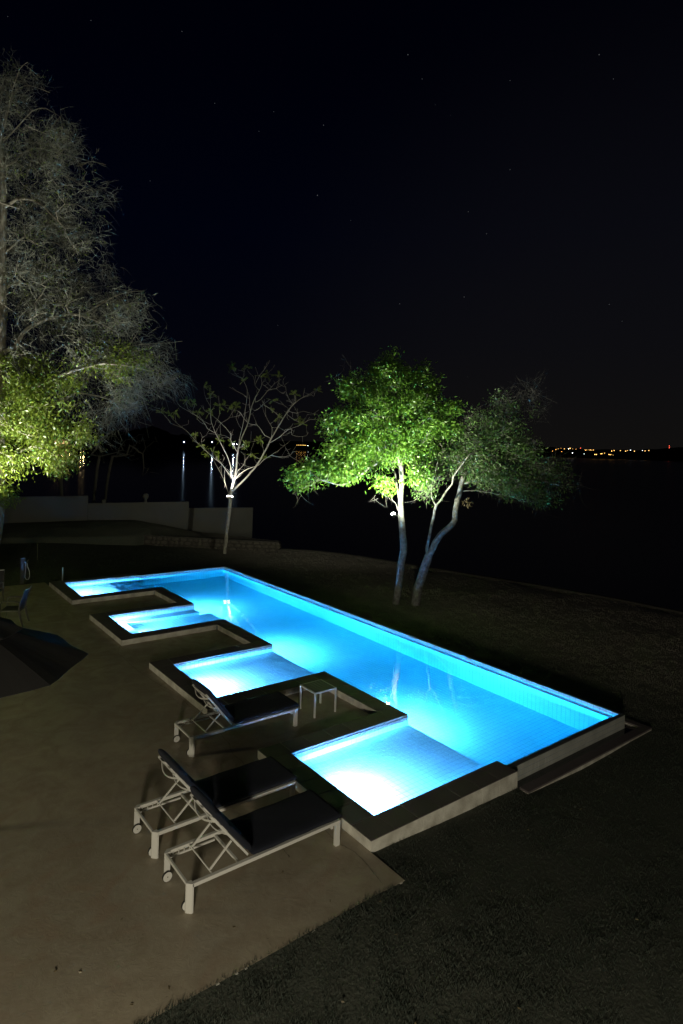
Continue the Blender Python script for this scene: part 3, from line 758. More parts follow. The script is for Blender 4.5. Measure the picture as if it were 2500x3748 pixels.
# ------------------------------------------------------------------ side table
t0 = empty('side_table', (1.585, 3.465, 0), label='small square white table with a slatted top beside the far lounger', cat='side table')
TW = .50; TH_ = .455
M_alu = mat('pale_aluminium', (.62, .62, .60), .35)
for x, y in ((0, 0), (TW-.028, 0), (0, TW-.028), (TW-.028, TW-.028)):
    m = MB(); m.box((x, y, 0), (x+.028, y+.028, TH_-.026)); m.build('leg', M_alu, t0)
m = MB(); m.box((0, 0, TH_-.025), (TW, .026, TH_)); m.box((0, TW-.026, TH_-.025), (TW, TW, TH_)); m.box((0, .0265, TH_-.025), (.026, TW-.0265, TH_)); m.box((TW-.026, .0265, TH_-.025), (TW, TW-.0265, TH_)); m.build('frame', M_alu, t0)
M_slat = mat('grey_slat', (.16, .16, .155), .4)
for k in range(6):
    w = (TW-.054)/6; m = MB(); m.box((.027+k*w+.002, .027, TH_-.014), (.027+(k+1)*w-.002, TW-.027, TH_+.001)); m.build('slat', M_slat, t0)

# ------------------------------------------------------------------ parasol with a vent cap
ux, uy = -3.99, 3.27; RU = 1.425; PH = math.radians(-15.1); ZT, ZA = 2.10, 2.66
um = empty('parasol', (ux, uy, 0), label='open dark octagonal parasol with a raised vent cap, cut by the left edge', cat='parasol')
def canopy(name, R, zt, za, sag, sub=10, r0=.0):
    m = MB(); n = 8; vs = []; rings = sub+1; per = n*6
    for i in range(rings):
        f = r0+(1-r0)*i/sub
        for j in range(per):
            a = j/per*2*math.pi; seg_ = j/6.0; fr_ = seg_-math.floor(seg_); w = 4*fr_*(1-fr_)
            # straight chord between ribs pulled inward (scalloped edge) and sagging
            chord = math.cos(math.pi/n)/math.cos((fr_-.5)*2*math.pi/n)
            rad = R*f*(1-(1-chord)*1.0*(w**.5 if w > 0 else 0)*1.0-.012*f*w)
            z = za+(zt-za)*(f**1.12)-sag*w*f*.9+.0
            vs.append((rad*math.cos(a+PH), rad*math.sin(a+PH), z))
    nv_ = len(vs); vs += [(x, y, z-.004) for x, y, z in vs]
    fs = []
    for i in range(rings-1):
        for j in range(per):
            a, b, c, d = i*per+j, i*per+(j+1) % per, (i+1)*per+(j+1) % per, (i+1)*per+j
            fs += [(a, d, c, b), (nv_+a, nv_+b, nv_+c, nv_+d)]
    for j in range(per): i = rings-1; a, b = i*per+j, i*per+(j+1) % per; fs.append((a, nv_+a, nv_+b, b))
    m.add(vs, fs); return m.build(name, M_umb, um)
canopy('canopy', RU, ZT, ZA, .015, r0=.10); canopy('vent_cap', .63, 2.52, 2.78, .016, sub=5)
m = MB(); m.tube([(0, 0, .05), (0, 0, ZA+.11)], .022, 14); m.build('pole', M_dark, um)
m = MB(); m.lathe([(.0, ZA+.18), (.02, ZA+.165), (.028, ZA+.13), (.02, ZA+.10)], 12); m.build('finial', M_dark, um)
m = MB(); m.lathe([(0, 0), (.26, 0), (.26, .035), (.06, .06), (.035, .32), (0, .32)], 28); m.build('base', M_dark, um)
for k in range(8):
    a = PH+k*math.pi/4; e_ = np.array([math.cos(a), math.sin(a)])
    m = MB(); m.bar((*(e_*.03), ZA-.025), (*(e_*(RU-.01)), ZT-.012), .014, .018); m.build('rib', M_dark, um)
    m = MB(); m.bar((*(e_*.03), ZT-.25), (*(e_*RU*.5), (ZA+ZT)/2-.03), .010, .012); m.build('strut', M_dark, um)

# ------------------------------------------------------------------ dining chairs and round table at the left edge
def make_chair():
    r = empty('garden_chair')
    w, dpt = .53, .46; sh = .43
    # local: x forward (towards the sitter's knees), y sideways; rear legs near x=0
    for y in (0, w):
        m = MB(); m.tube([(-.11, y, 0), (-.035, y, .22), (.0, y, .43), (-.03, y, .66), (-.14, y, .97)], [.021, .021, .023, .018, .014], 10)
        m.build('leg', M_dark, r, smooth=True)
        m = MB(); m.tube([(dpt+.03, y, 0), (dpt, y, .25), (dpt-.01, y, .60), (dpt-.04, y, .655), (dpt-.10, y, .672), (.18, y, .672), (-.02, y, .64)], [.014]*3+[.016]*4, 10)
        m.build('leg', M_dark, r, smooth=True)
    m = MB(); m.box((-.0, .012, sh-.035), (dpt-.02, .04, sh)); m.box((-.0, w-.04, sh-.035), (dpt-.02, w-.012, sh)); m.box((dpt-.03, .012, sh-.035), (dpt-.0, w-.012, sh)); m.box((-.02, .012, sh-.035), (.01, w-.012, sh))
    m.build('seat_frame', M_dark, r)
    m = MB(); K = 8; vs = []
    for i in range(K+1):
        for j in range(K+1):
            vs.append((-.0+(dpt-.02)*i/K, .03+(w-.06)*j/K, sh+.004-.022*math.sin(math.pi*i/K)*math.sin(math.pi*j/K)))
    nv_ = len(vs); vs += [(x, y, z-.004) for x, y, z in vs]
    fs = [(i*(K+1)+j, (i+1)*(K+1)+j, (i+1)*(K+1)+j+1, i*(K+1)+j+1) for i in range(K) for j in range(K)]; fs += [tuple(nv_+q for q in f[::-1]) for f in fs]
    m.add(vs, fs); m.build('seat', M_mesh, r, smooth=True)
    m = MB(); vs = []
    prof = [(.005, .46), (-.022, .60), (-.05, .72), (-.095, .86), (-.135, .955)]
    for x, z in prof:
        for j in range(K+1): vs.append((x-.03*math.sin(math.pi*j/K), .015+(w-.03)*j/K, z-.012*math.sin(math.pi*j/K)))
    nv_ = len(vs); vs += [(x-.005, y, z) for x, y, z in vs]
    fs = [(i*(K+1)+j, (i+1)*(K+1)+j, (i+1)*(K+1)+j+1, i*(K+1)+j+1) for i in range(4) for j in range(K)]; fs += [tuple(nv_+q for q in f[::-1]) for f in fs]
    m.add(vs, fs); m.build('backrest', M_mesh, r, smooth=True)
    m = MB(); m.tube([(-.14-.03*math.sin(math.pi*j/8), w*j/8, .968-.012*math.sin(math.pi*j/8)) for j in range(9)], .011, 8); m.build('top_rail', M_alu, r, smooth=True)
    return r
CHG = 'garden chairs round the terrace table'
c1_ = make_chair(); c2_ = copy_tree(c1_)
ang = math.atan2(.45, -.89)
c1_.location = (-1.595, 12.62, 0); c1_.rotation_euler = (0, 0, ang)
# near rear leg at (-1.64, 12.17): shift so that local (0, w) and (0, 0) land on the two rear feet
dirx = np.array([math.cos(ang), math.sin(ang)]); diry = np.array([-math.sin(ang), math.cos(ang)])
p0 = np.array([-1.40, 12.66])+dirx*.11; c1_.location = (p0[0], p0[1], 0)
c1_['label'] = 'dark sling armchair with its back to the pool, nearer the parasol'; c1_['category'] = 'chair'; c1_['group'] = CHG
q0 = onz(24, 2235, 0)
c2_.location = (-2.15, 15.25, 0); c2_.rotation_euler = (0, 0, ang+math.radians(-5+0)+math.radians(100))
c2_['label'] = 'dark sling armchair behind the round table, half cut by the left edge'; c2_['category'] = 'chair'; c2_['group'] = CHG
rt = empty('round_table', (-2.62, 13.45, 0), label='dark round garden table at the left edge in front of the armchair', cat='table')
m = MB(); m.lathe([(0, .70), (.50, .70), (.525, .71), (.525, .725), (.50, .735), (0, .735)], 40); m.build('table_top', M_dark, rt)
for k in range(4):
    a = k*math.pi/2+.4; e_ = np.array([math.cos(a), math.sin(a)])
    m = MB(); m.tube([(*(e_*.43), 0), (*(e_*.38), .35), (*(e_*.36), .70)], .018, 10); m.build('leg', M_dark, rt)

# ------------------------------------------------------------------ garden shower post, light bollard, stake
sp = onz(80, 2137, 0)
sh_ = empty('shower_post', (sp[0], sp[1], 0), .25, label='short dark garden shower post with chrome taps and a looped hose', cat='shower')
m = MB(); m.box((-.055, -.035, 0), (.055, .035, .70)); m.box((-.07, -.05, .70), (.07, .05, .87)); m.build('post', M_dark, sh_)
m = MB(); m.tube([(.0, -.05, .74), (.05, -.10, .74), (.10, -.10, .74)], .010, 8); m.tube([(.02, -.05, .46), (.06, -.09, .46)], .011, 8)
m.tube([(.10, -.10, .70), (.115, -.10, .76), (.15, -.12, .84)], [.014, .014, .022], 8); m.tube([(.03, -.11, .75), (.03, -.05, .75)], .018, 8); m.build('tap', M_chrome, sh_)
m = MB(); m.tube([(.05, -.10, .73), (.07, -.11, .58), (.05, -.11, .36), (.04, -.12, .24), (.08, -.13, .16), (.16, -.13, .15), (.20, -.12, .26), (.18, -.11, .44), (.12, -.10, .60), (.10, -.10, .72)], .009, 8); m.build('hose', M_alu, sh_, smooth=True)
bp0 = onz(228.4, 2127, -.03)
m = MB(); m.tube([(bp0[0], bp0[1], -.1), (bp0[0], bp0[1], .43)], .022, 14); m.tube([(bp0[0], bp0[1], .43), (bp0[0], bp0[1], .445)], .026, 14)
m.build('bollard', M_alu, smooth=False, label='slim pale post standing behind the far corner of the pool', cat='post')
st = onz(135.5, 2062, .05)
m = MB(); m.tube([(st[0], st[1], -.2), (st[0]+.01, st[1], .45), (st[0], st[1], .80)], .009, 6)
m.build('garden_stake', M_twig, label='thin upright stake on the grass behind the shower post', cat='stake')

# ------------------------------------------------------------------ boundary wall, terrace mound, rubble wall
front = [(-400, 1965, 25), (-150, 1972, 26), (0, 1972, 26.5), (300, 1972, 28.5), (500, 1967, 30.3), (530, 1959, 31), (770, 1972, 31.2), (1020, 1986, 31)]
back = [(-400, 1940, 27), (-150, 1925, 28), (64, 1914, 29.5), (323, 1905, 31.2), (491, 1903, 32.3), (596, 1921, 33.0), (702, 1943, 33.7), (926, 1972, 34.9), (1030, 1992, 33)]
def resample(pts, n):
    P_ = np.array([px(*p) for p in pts]); s_ = np.r_[0, np.cumsum(np.linalg.norm(np.diff(P_, axis=0), axis=1))]
    t = np.linspace(0, s_[-1], n); return np.c_[[np.interp(t, s_, P_[:, k]) for k in range(3)]].T
n1 = 60; A_ = resample(front, n1); B_ = resample(back, n1); rows = 12; vs = []; mrg = np.random.default_rng(9)
for k in range(-1, rows+4):
    f = max(0, k/(rows-1))
    Pk = A_+(B_-A_)*f
    if k == -1: Pk = A_+np.array([0, 0, -.6])
    else: Pk = Pk+np.c_[np.zeros(n1), np.zeros(n1), mrg.normal(0, .025, n1)*(0 < k < rows-1)+.10*np.sin(math.pi*min(f, 1))]
    if f > 1: Pk[:, 2] = B_[:, 2]-.05-(f-1)*.8
    vs.append(Pk)
V = np.concatenate(vs); nr = len(vs)
Q = np.array([(a*n1+b, a*n1+b+1, (a+1)*n1+b+1, (a+1)*n1+b) for a in range(nr-1) for b in range(n1-1)])
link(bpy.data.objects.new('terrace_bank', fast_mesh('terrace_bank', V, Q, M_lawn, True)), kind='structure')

bw = empty('boundary_wall', tuple(px(323, 1905, 31.3)), label='long plain plastered garden wall stepping down towards the lake', cat='wall')
def wall_seg(pa, pb, ztop, name='wall_section'):
    a, b = np.array(pa)[:2], np.array(pb)[:2]; d = (b-a)/np.linalg.norm(b-a); nn = np.array([-d[1], d[0]])
    if np.dot(nn, a-CAMP[:2]) < 0: nn = -nn
    m = MB(); o0 = np.array(bw.location)
    pts = [a, b, b+nn*.18, a+nn*.18]
    m.prism([(p[0]-o0[0], p[1]-o0[1]) for p in pts], -1.6-o0[2], ztop-o0[2]); m.build(name, M_wall, bw)
w0 = px(-500, 1819, 26.2); w1 = px(323, 1815, 31.3); w2 = px(323, 1842, 31.32); w3 = px(692, 1836, 33.7); w4 = px(692, 1860, 33.72); w5 = px(926, 1858, 35)
w0[:2] = w1[:2]+(px(64, 1819, 29.6)-w1)[:2]*3.2
wall_seg(w0, w1, 2.11); wall_seg(w2, w3, 1.735); wall_seg(w4, w5, 1.385)
pl = px(380, 1838, 31.75); m = MB(); m.box((pl[0]-.09, pl[1]-.02, 1.70), (pl[0]+.09, pl[1]+.16, pl[2]+.13)); m.build('wall_block', M_wall, label='small square block standing on top of the garden wall', cat='block')
pl = px(535, 1838, 32.75); m = MB(); m.lathe([(0, 0), (.09, 0), (.07, .05), (.06, .12), (.13, .20), (.17, .30), (.15, .40), (.07, .46), (0, .47)], 18, (pl[0], pl[1]+.09, 1.735)); m.build('finial_urn', M_wall, smooth=True, label='rounded urn finial on top of the middle stretch of garden wall', cat='urn')

rw = empty('rubble_wall', tuple(px(530, 2000, 31)), label='low rough stone retaining wall in front of the stepped garden wall', cat='stone wall')
ra, rb = px(524, 1960, 30.95), px(1020, 1986, 30.9); rl = np.linalg.norm((rb-ra)[:2]); rd = (rb-ra)/rl; rn = np.array([rd[1], -rd[0], 0]); rn = rn if np.dot(rn[:2], CAMP[:2]-ra[:2]) > 0 else -rn
rr = np.random.default_rng(21); o0 = np.array(rw.location)
m = MB()
zbt = -.75
m.add([np.array((p[0]+rn[0]*k, p[1]+rn[1]*k, z))-o0 for p in (ra, rb) for k, z in ((0, zbt), (.0, p[2]-.02), (-.4, p[2]-.02), (-.4, zbt))], [(0, 4, 5, 1), (1, 5, 6, 2), (3, 2, 6, 7), (0, 1, 2, 3), (7, 6, 5, 4)])
m.build('core', M_mortar, rw)
x = 0
def rock(c, sx_, sz_, dp, seed):
    q = np.random.default_rng(seed); n = 7; m = MB(); vs = []; an = np.sort(np.linspace(0, 2*math.pi, n, endpoint=False)+q.uniform(-.25, .25, n))
    ring = [(math.cos(a)*sx_*q.uniform(.85, 1.05), math.sin(a)*sz_*q.uniform(.85, 1.05)) for a in an]
    for k, (sc_, dd) in enumerate(((1, -.05), (.96, dp*.6), (.6, dp))):
        for a, b in ring: p = c+rd*a*sc_+np.array([0, 0, b*sc_])+rn*(dd+q.uniform(-.008, .008)); vs.append(p-o0)
    vs.append(c+rn*(dp*1.05)-o0)
    fs = [(k*n+j, k*n+(j+1) % n, (k+1)*n+(j+1) % n, (k+1)*n+j) for k in range(2) for j in range(n)]+[(2*n+j, 2*n+(j+1) % n, 3*n) for j in range(n)]
    m.add(vs, fs); m.build('stone', M_rock, rw)
sd = 0
for row in range(3):
    x = rr.uniform(0, .2)
    while x < rl-.1:
        w = rr.uniform(.18, .42); f = x/rl; top = ra[2]+(rb[2]-ra[2])*f; bot = -.38; h = (top-bot)/3
        c = ra+rd*(x+w/2); c = np.array([c[0], c[1], bot+h*(row+.5)+rr.uniform(-.02, .02)])
        rock(c, w*.50, h*.50, rr.uniform(.02, .06), sd); sd += 1; x += w+.012
for k in range(16):
    a = ra+(rb-ra)*k/16; b = ra+(rb-ra)*(k+1)/16-rd*.012; m = MB()
    m.add([p+np.array([rn[0]*q_, rn[1]*q_, z])-o0 for p in (a, b) for q_, z in ((.06, -.03), (.06, .035), (-.42, .035), (-.42, -.03))], [(0, 4, 5, 1), (1, 5, 6, 2), (2, 6, 7, 3), (0, 3, 7, 4), (0, 1, 2, 3), (7, 6, 5, 4)])
    m.build('capstone', M_kerb, rw)

# ------------------------------------------------------------------ trees
class Tree:
    def __init__(s, seed): s.P = []; s.par = []; s.uvd = []; s.rg = np.random.default_rng(seed); s.fixed = {}
    def node(s, p, par, uvd=None): s.P.append(np.array(p, float)); s.par.append(par); s.uvd.append(uvd); return len(s.P)-1
    def trace(s, pts, D=None, drift=0., wob=0.0):
        """pts: traced photograph points; attaches to the nearest traced node"""
        u0, v0 = pts[0]
        start = -1; d0 = D
        if s.P and D is None:
            U = np.array([q[:2] if q else (1e9, 1e9) for q in s.uvd]); k = int(np.argmin(np.hypot(U[:, 0]-u0, U[:, 1]-v0))); start = k; d0 = s.uvd[k][2]
        last = start; acc = 0; prev = (u0, v0); ids = []
        bend = s.rg.uniform(-1, 1)
        for i, (u, v) in enumerate(pts):
            acc += math.hypot(u-prev[0], v-prev[1])*d0/FPX; prev = (u, v)
            dd = d0+drift*acc+wob*bend*math.sin(acc*1.3)
            if i == 0 and start >= 0:
                if math.hypot(u-s.uvd[start][0], v-s.uvd[start][1]) < 7: continue
            last = s.node(px(u, v, dd), last, (u, v, dd)); ids.append(last)
        return ids
    def smooth(s):
        """subdivide edges with a slight curve"""
        kids = {}
        for i, p in enumerate(s.par): kids.setdefault(p, []).append(i)
        n0 = len(s.P)
        for i in range(n0):
            p = s.par[i]
            if p < 0: continue
            g = s.par[p]; a = s.P[g] if g >= 0 else s.P[p]; b = s.P[p]; c = s.P[i]; ks = kids.get(i, []); d = s.P[ks[0]] if ks else s.P[i]
            mid = (-a+9*b+9*c-d)/16+s.rg.normal(0, .012*np.linalg.norm(c-b), 3)
            k = s.node(mid, p, None); s.par[i] = k
    def grow(s, targets, step=.5, curve=.15, droop=0.0):
        """attach each target to the nearest node of the skeleton"""
        P = list(s.P); T = list(range(len(targets))); A = np.array(P)
        dist = np.array([np.min(np.linalg.norm(A-t, axis=1)) for t in targets]); order = np.argsort(dist)
        for q in order:
            t = targets[q]; A = np.array(s.P); d = np.linalg.norm(A-t, axis=1)
            # favour nodes lower than the target so limbs rise
            cost = d+.35*np.maximum(0, A[:, 2]-t[2]); k = int(np.argmin(cost)); L = d[k]
            n = max(1, int(L/step)); a = A[k]; off = s.rg.normal(0, 1, 3)*curve*L; last = k
            for i in range(1, n+1):
                f = i/n; p = a+(t-a)*f+off*math.sin(math.pi*f)*.5+np.array([0, 0, -droop*L*f*f+droop*L*f]); last = s.node(p, last)
            s.P[last] = np.array(t)
    def radii(s, rbase, rtip, hfall=.0, zlow=0):
        n = len(s.P); kids = [[] for _ in range(n)]
        for i, p in enumerate(s.par):
            if p >= 0: kids[p].append(i)
        cnt_ = np.zeros(n); order = s.topo(kids)
        for i in reversed(order): cnt_[i] = max(1, sum(cnt_[k] for k in kids[i]))
        N = max(cnt_); ex = math.log(rbase/rtip)/max(.1, math.log(max(2, N)))
        Z = np.array([p[2] for p in s.P]); Z = np.clip((Z-Z.min()-zlow)/(Z.max()-Z.min()), 0, 1)
        s.r = rtip*cnt_**ex; s.r = np.maximum(rtip, s.r*(1-hfall*Z**.6)); s.kids = kids; s.cnt = cnt_; return s.r
    def topo(s, kids):
        roots = [i for i, p in enumerate(s.par) if p < 0]; out = []; st_ = roots[:]
        while st_:
            i = st_.pop(); out.append(i); st_ += kids[i]
        return out
    def mesh(s, m_big, m_small, split=.03, taper_tip=True):
        st_ = [(i, -1) for i, p in enumerate(s.par) if p < 0]
        while st_:
            i, frm = st_.pop(); ch = [] if frm < 0 else [frm]; ch.append(i)
            while s.kids[i]:
                ks = sorted(s.kids[i], key=lambda k: -s.cnt[k]); 
                for k in ks[1:]: st_.append((k, i))
                i = ks[0]; ch.append(i)
            if len(ch) < 2: continue
            P = np.array([s.P[k] for k in ch]); r = np.array([s.r[k] for k in ch])
            if frm >= 0: r[0] = min(r[0], r[1]*1.25)
            keep = np.r_[True, np.linalg.norm(np.diff(P, axis=0), axis=1) > 1e-4]; P = P[keep]; r = r[keep]
            if len(P) < 2: continue
            big = r.max() > split
            (m_big if big else m_small).tube(P, r, 9 if r.max() > .06 else (6 if big else 4), cap=False)

def ell_targets(blobs, D, n, rg, shell=.35, dscale=1.0, conv=None):
    """blobs (u, v, ru, rv, weight[, dD]) in the photograph -> world points spread through ellipsoids at depth D"""
    w = np.array([b[2]*b[3]*b[4] for b in blobs], float); w /= w.sum(); out = []
    for k in rg.choice(len(blobs), n, p=w):
        b = blobs[k]; dv = rg.normal(0, 1, 3); dv /= np.linalg.norm(dv); rad = (shell**3+(1-shell**3)*rg.random())**(1/3)
        u = b[0]+b[2]*dv[0]*rad; v = b[1]+b[3]*dv[1]*rad; dd = D+(b[5] if len(b) > 5 else 0)+dscale*(b[2]+b[3])/2*D/FPX*dv[2]*rad
        out.append(px(u, v, dd))
    return np.array(out)

def twigs(base, dirs, length, r, curl, rg, K=5, sag=.0):
    """thin curved twigs as three-sided tubes"""
    n = len(base); t = np.linspace(0, 1, K)[None, :, None]
    side = rg.normal(0, 1, (n, 3)); side -= dirs*(side*dirs).sum(1)[:, None]; side /= np.linalg.norm(side, axis=1)[:, None]
    L = length[:, None, None]
    P = base[:, None]+dirs[:, None]*L*t+side[:, None]*L*curl*t*t+np.array([0, 0, -1.])*L*sag*t*t
    T = dirs; a = side; b = np.cross(T, a); rr_ = np.broadcast_to(np.asarray(r), (n,))[:, None, None]*(1-.72*t)
    rings = [P+(a[:, None]*math.cos(q)+b[:, None]*math.sin(q))*rr_ for q in (0, 2.094, 4.189)]
    V = np.stack(rings, 2).reshape(-1, 3)                    # n,K,3
    i, k, j = np.meshgrid(np.arange(n), np.arange(K-1), np.arange(3), indexing='ij')
    f = lambda i, k, j: i*K*3+k*3+j % 3
    Fq = np.stack([f(i, k, j), f(i, k, j+1), f(i, k+1, j+1), f(i, k+1, j)], -1).reshape(-1, 4)
    return V, Fq, P
def leaves(c, d, L, Wd, rg, fold=.18):
    """kite-shaped folded leaves"""
    n = len(c); d = d/np.linalg.norm(d, axis=1)[:, None]; s = rg.normal(0, 1, (n, 3)); s -= d*(s*d).sum(1)[:, None]; s /= np.linalg.norm(s, axis=1)[:, None]; u = np.cross(d, s)
    L = L[:, None]; Wd = Wd[:, None]
    V = np.stack([c, c+d*L*.45+s*Wd/2+u*Wd*fold, c+d*L, c+d*L*.45-s*Wd/2+u*Wd*fold], 1).reshape(-1, 3)
    return V, np.arange(n*4).reshape(-1, 4)
def unit(n, rg): v = rg.normal(0, 1, (n, 3)); return v/np.linalg.norm(v, axis=1)[:, None]
class Acc:
    def __init__(s): s.V = []; s.F = []; s.n = 0
    def add(s, V, F): s.V.append(V); s.F.append(F+s.n); s.n += len(V)
    def build(s, name, mt, parent, kind='stuff', off=None):
        V = np.concatenate(s.V); V = V-np.array(off) if off is not None else V
        return link(bpy.data.objects.new(name, fast_mesh(name, V, np.concatenate(s.F), mt)), parent=parent, kind=kind)
def rel(m, o): m.v = [(a-o[0], b-o[1], c-o[2]) for a, b, c in m.v]; return m

def leaf_clusters(acc, centers, per, spread, L, Wd, rg, out_from=None, droop=.3):
    n = len(centers); c = np.repeat(centers, per, 0)+np.clip(rg.normal(0, 1, (n*per, 3)), -1.9, 1.9)*spread*np.array([1, 1, .75])
    d = unit(n*per, rg)
    if out_from is not None: o = c-out_from; d = d+.8*o/np.linalg.norm(o, axis=1)[:, None]
    d[:, 2] -= droop
    V, F = leaves(c, d, L*rg.uniform(.7, 1.25, n*per), Wd*rg.uniform(.7, 1.25, n*per), rg); acc.add(V, F)

def floodlight(name, pos, aim, label, power, color, cone=95, size=.05, glow=12):
    pos = np.array(pos, float); d = np.array(aim, float)-pos; d /= np.linalg.norm(d)
    r = empty(name, tuple(pos), label=label, cat='lamp')
    m = MB(); q = d; m.tube([(0, 0, 0), tuple(-q*.03), tuple(-q*.10)], [.055, .055, .030], 14); m.build('housing', M_dark, r)
    m = MB(); m.tube([tuple(q*.002), tuple(q*.030), tuple(q*.055), tuple(q*.066)], [.062, .060, .045, .010], 14); m.build('lens', emis('lens_glow_'+name, color, glow), r)
    m = MB(); m.tube([tuple(-q*.07), tuple(-q*.07+np.array([.07, .03, -.02]))], .010, 6); m.build('bracket', M_dark, r)
    lamp('SPOT', 'tree_lamp', tuple(pos+d*.13), power, color, size, aim=tuple(pos+d), spot=cone, blend=.6)

# --- bare branching tree on the far lawn
tr = Tree(3)
z2 = lambda pts: [(600+a*.3699, 1280+b*.3699) for a, b in pts]
BD = 29.6
tr.trace([(822, 2030), (824, 2000), (829, 1950), (836, 1900), (840, 1862)], D=BD)
tr.trace([(840, 1862)]+z2([(660, 1440), (680, 1340), (690, 1300)]))
T_l = [
 ([(690,1300),(705,1240),(722,1100),(735,980),(755,850),(790,700),(810,560),(822,470),(825,400),(800,330),(775,285),(720,250),(690,210),(678,165)], .05),
 ([(735,980),(770,870),(820,760),(850,650),(870,560),(905,470),(945,400),(968,340),(965,280),(975,250)], .3), ([(850,600),(848,480),(835,420)], -.3),
 ([(905,520),(960,490),(1000,440),(1040,395),(1110,385),(1150,360),(1175,350)], .3), ([(1040,395),(1090,340),(1130,310),(1160,295)], -.3),
 ([(968,340),(1000,290),(1025,240),(1045,215)], .2), ([(900,350),(950,250),(990,200),(1015,150),(1022,120)], -.3), ([(885,350),(888,270),(850,235),(825,195)], .3),
 ([(822,470),(770,435),(700,400),(650,370)], .4), ([(770,285),(700,255),(660,230)], .3), ([(968,340),(1030,380)], .3), ([(1125,380),(1130,330),(1132,280)], .2), ([(1110,385),(1150,420),(1185,435),(1205,415)], .3),
 ([(680,1300),(665,1230),(660,1150),(630,1060),(590,980),(550,900),(510,825),(470,720),(460,650),(460,560),(462,470),(465,430)], -.35),
 ([(510,825),(430,780),(380,700),(300,640),(230,600),(160,560),(120,500),(95,395)], -.25), ([(510,825),(550,750),(575,720),(640,680),(680,610)], .3),
 ([(725,1010),(690,950),(660,890),(665,840),(610,770),(560,720),(480,650),(400,600),(385,550)], -.4), ([(460,740),(400,710),(360,670),(340,610)], .2), ([(270,630),(235,580),(222,530)], .1),
 ([(465,555),(430,510),(405,450),(395,370)], .2), ([(530,690),(550,640),(548,560)], -.2), ([(655,900),(640,870),(600,850),(520,835),(445,830)], -.3),
 ([(670,1260),(620,1200),(570,1130),(520,1090),(480,1060),(400,990),(320,910),(250,830),(180,770),(70,730),(40,690),(0,640),(-60,600)], .3),
 ([(640,1420),(600,1300),(560,1220),(510,1130),(470,1060),(430,1010),(380,960),(310,900)], .5), ([(180,770),(120,720),(80,680),(60,640)], .3), ([(320,910),(315,860),(290,830)], .2), ([(400,990),(370,905),(380,870),(420,845)], -.4),
 ([(520,1060),(515,1070),(575,1120),(600,1060)], .2), ([(190,750),(240,735),(242,695)], .2), ([(650,1230),(605,1170),(600,1280),(605,1340)], .1),
 ([(690,1300),(740,1240),(800,1195),(870,1165),(940,1140),(985,1090),(1060,1045),(1130,1000),(1190,950),(1250,900)], -.3),
 ([(680,1400),(740,1340),(830,1250),(900,1170),(960,1080),(1020,970),(1060,880),(1120,780),(1180,680),(1240,590),(1280,545),(1330,500),(1380,470),(1450,450),(1510,400)], .35),
 ([(1050,920),(1150,860),(1230,790),(1330,755),(1400,720),(1450,690),(1560,690)], -.2), ([(1060,1045),(1130,1060),(1200,1060),(1245,1050),(1290,1080),(1340,1105)], .1), ([(1245,1045),(1230,1010),(1205,980)], .2), ([(1245,1045),(1280,1010),(1310,1005)], -.2),
 ([(1050,895),(1000,850),(960,790),(920,745),(850,735),(800,690),(740,610),(680,595),(640,585)], -.35), ([(1065,870),(1070,770),(1030,700),(990,620),(975,560),(985,510)], .1), ([(1205,790),(1195,800),(1180,850),(1140,860)], .2), ([(1195,800),(1130,760),(1130,690)], -.2),
 ([(1270,545),(1240,490),(1210,420),(1205,370),(1180,335)], .2), ([(1250,580),(1200,560),(1170,530)], .2), ([(1180,690),(1130,650),(1060,590),(1000,555),(975,545)], -.3), ([(980,545),(930,590),(890,600),(870,570)], .2), ([(1330,500),(1280,530),(1210,500)], .3),
 ([(705,1280),(730,1200),(790,1140),(800,1100),(840,1050),(880,1035),(920,1075),(965,1080)], -.2), ([(740,985),(800,930),(860,900)], .2), ([(760,970),(790,960),(830,1000)], -.2), ([(1240,610),(1310,625),(1380,610),(1440,625),(1520,640)], .4),
 ([(975,550),(1050,490)], .1), ([(1220,640),(1300,700),(1325,680),(1330,640)], .3), ([(1380,470),(1440,440),(1480,460),(1490,450)], .2), ([(1300,525),(1295,440),(1290,410)], .1), ([(1395,460),(1395,380)], 0), ([(745,1180),(800,1180),(795,1040),(760,1010)], .1),
 ([(1330,755),(1390,700),(1420,640)], .3), ([(1265,790),(1265,840),(1330,860),(1410,850),(1430,815)], .3), ([(880,640),(905,700),(925,745)], .1), ([(715,675),(740,740),(775,790)], .2), ([(770,640),(715,660),(650,670)], .2), ([(910,470),(935,440)], 0), ([(800,250),(795,190)], .1), ([(930,250),(905,170)], .1)]
for pts, dr in T_l: tr.trace(z2(pts), drift=dr, wob=.12)
tr.smooth()
tips0 = [i for i in range(len(tr.P)) if tr.uvd[i] is not None and i not in set(tr.par)]
# short side shoots
for i in list(range(len(tr.P))):
    if tr.rg.random() < .32 and tr.par[i] >= 0 and tr.P[i][2] > 2.9:
        d = tr.P[i]-tr.P[tr.par[i]]; d /= np.linalg.norm(d)+1e-9; dv = d*.5+tr.rg.normal(0, .55, 3)+np.array([0, 0, .3]); dv /= np.linalg.norm(dv); L = tr.rg.uniform(.12, .55)
        a = tr.node(tr.P[i]+dv*L*.5, i); tr.node(tr.P[i]+dv*L+tr.rg.normal(0, .05, 3)+np.array([0, 0, .06]), a)
tr.radii(.092, .0042, .35, 1.5)
o0 = px(822, 2030, BD); bt = empty('bare_tree', tuple(o0), label='leafless spreading tree with lit pale branches, alone in front of the garden wall', cat='tree')
m1, m2 = MB(), MB(); tr.mesh(m1, m2, .028)
rel(m1, o0).build('trunk', M_bark_b, bt, smooth=True); rel(m2, o0).build('branches', M_bark_b, bt, smooth=True)
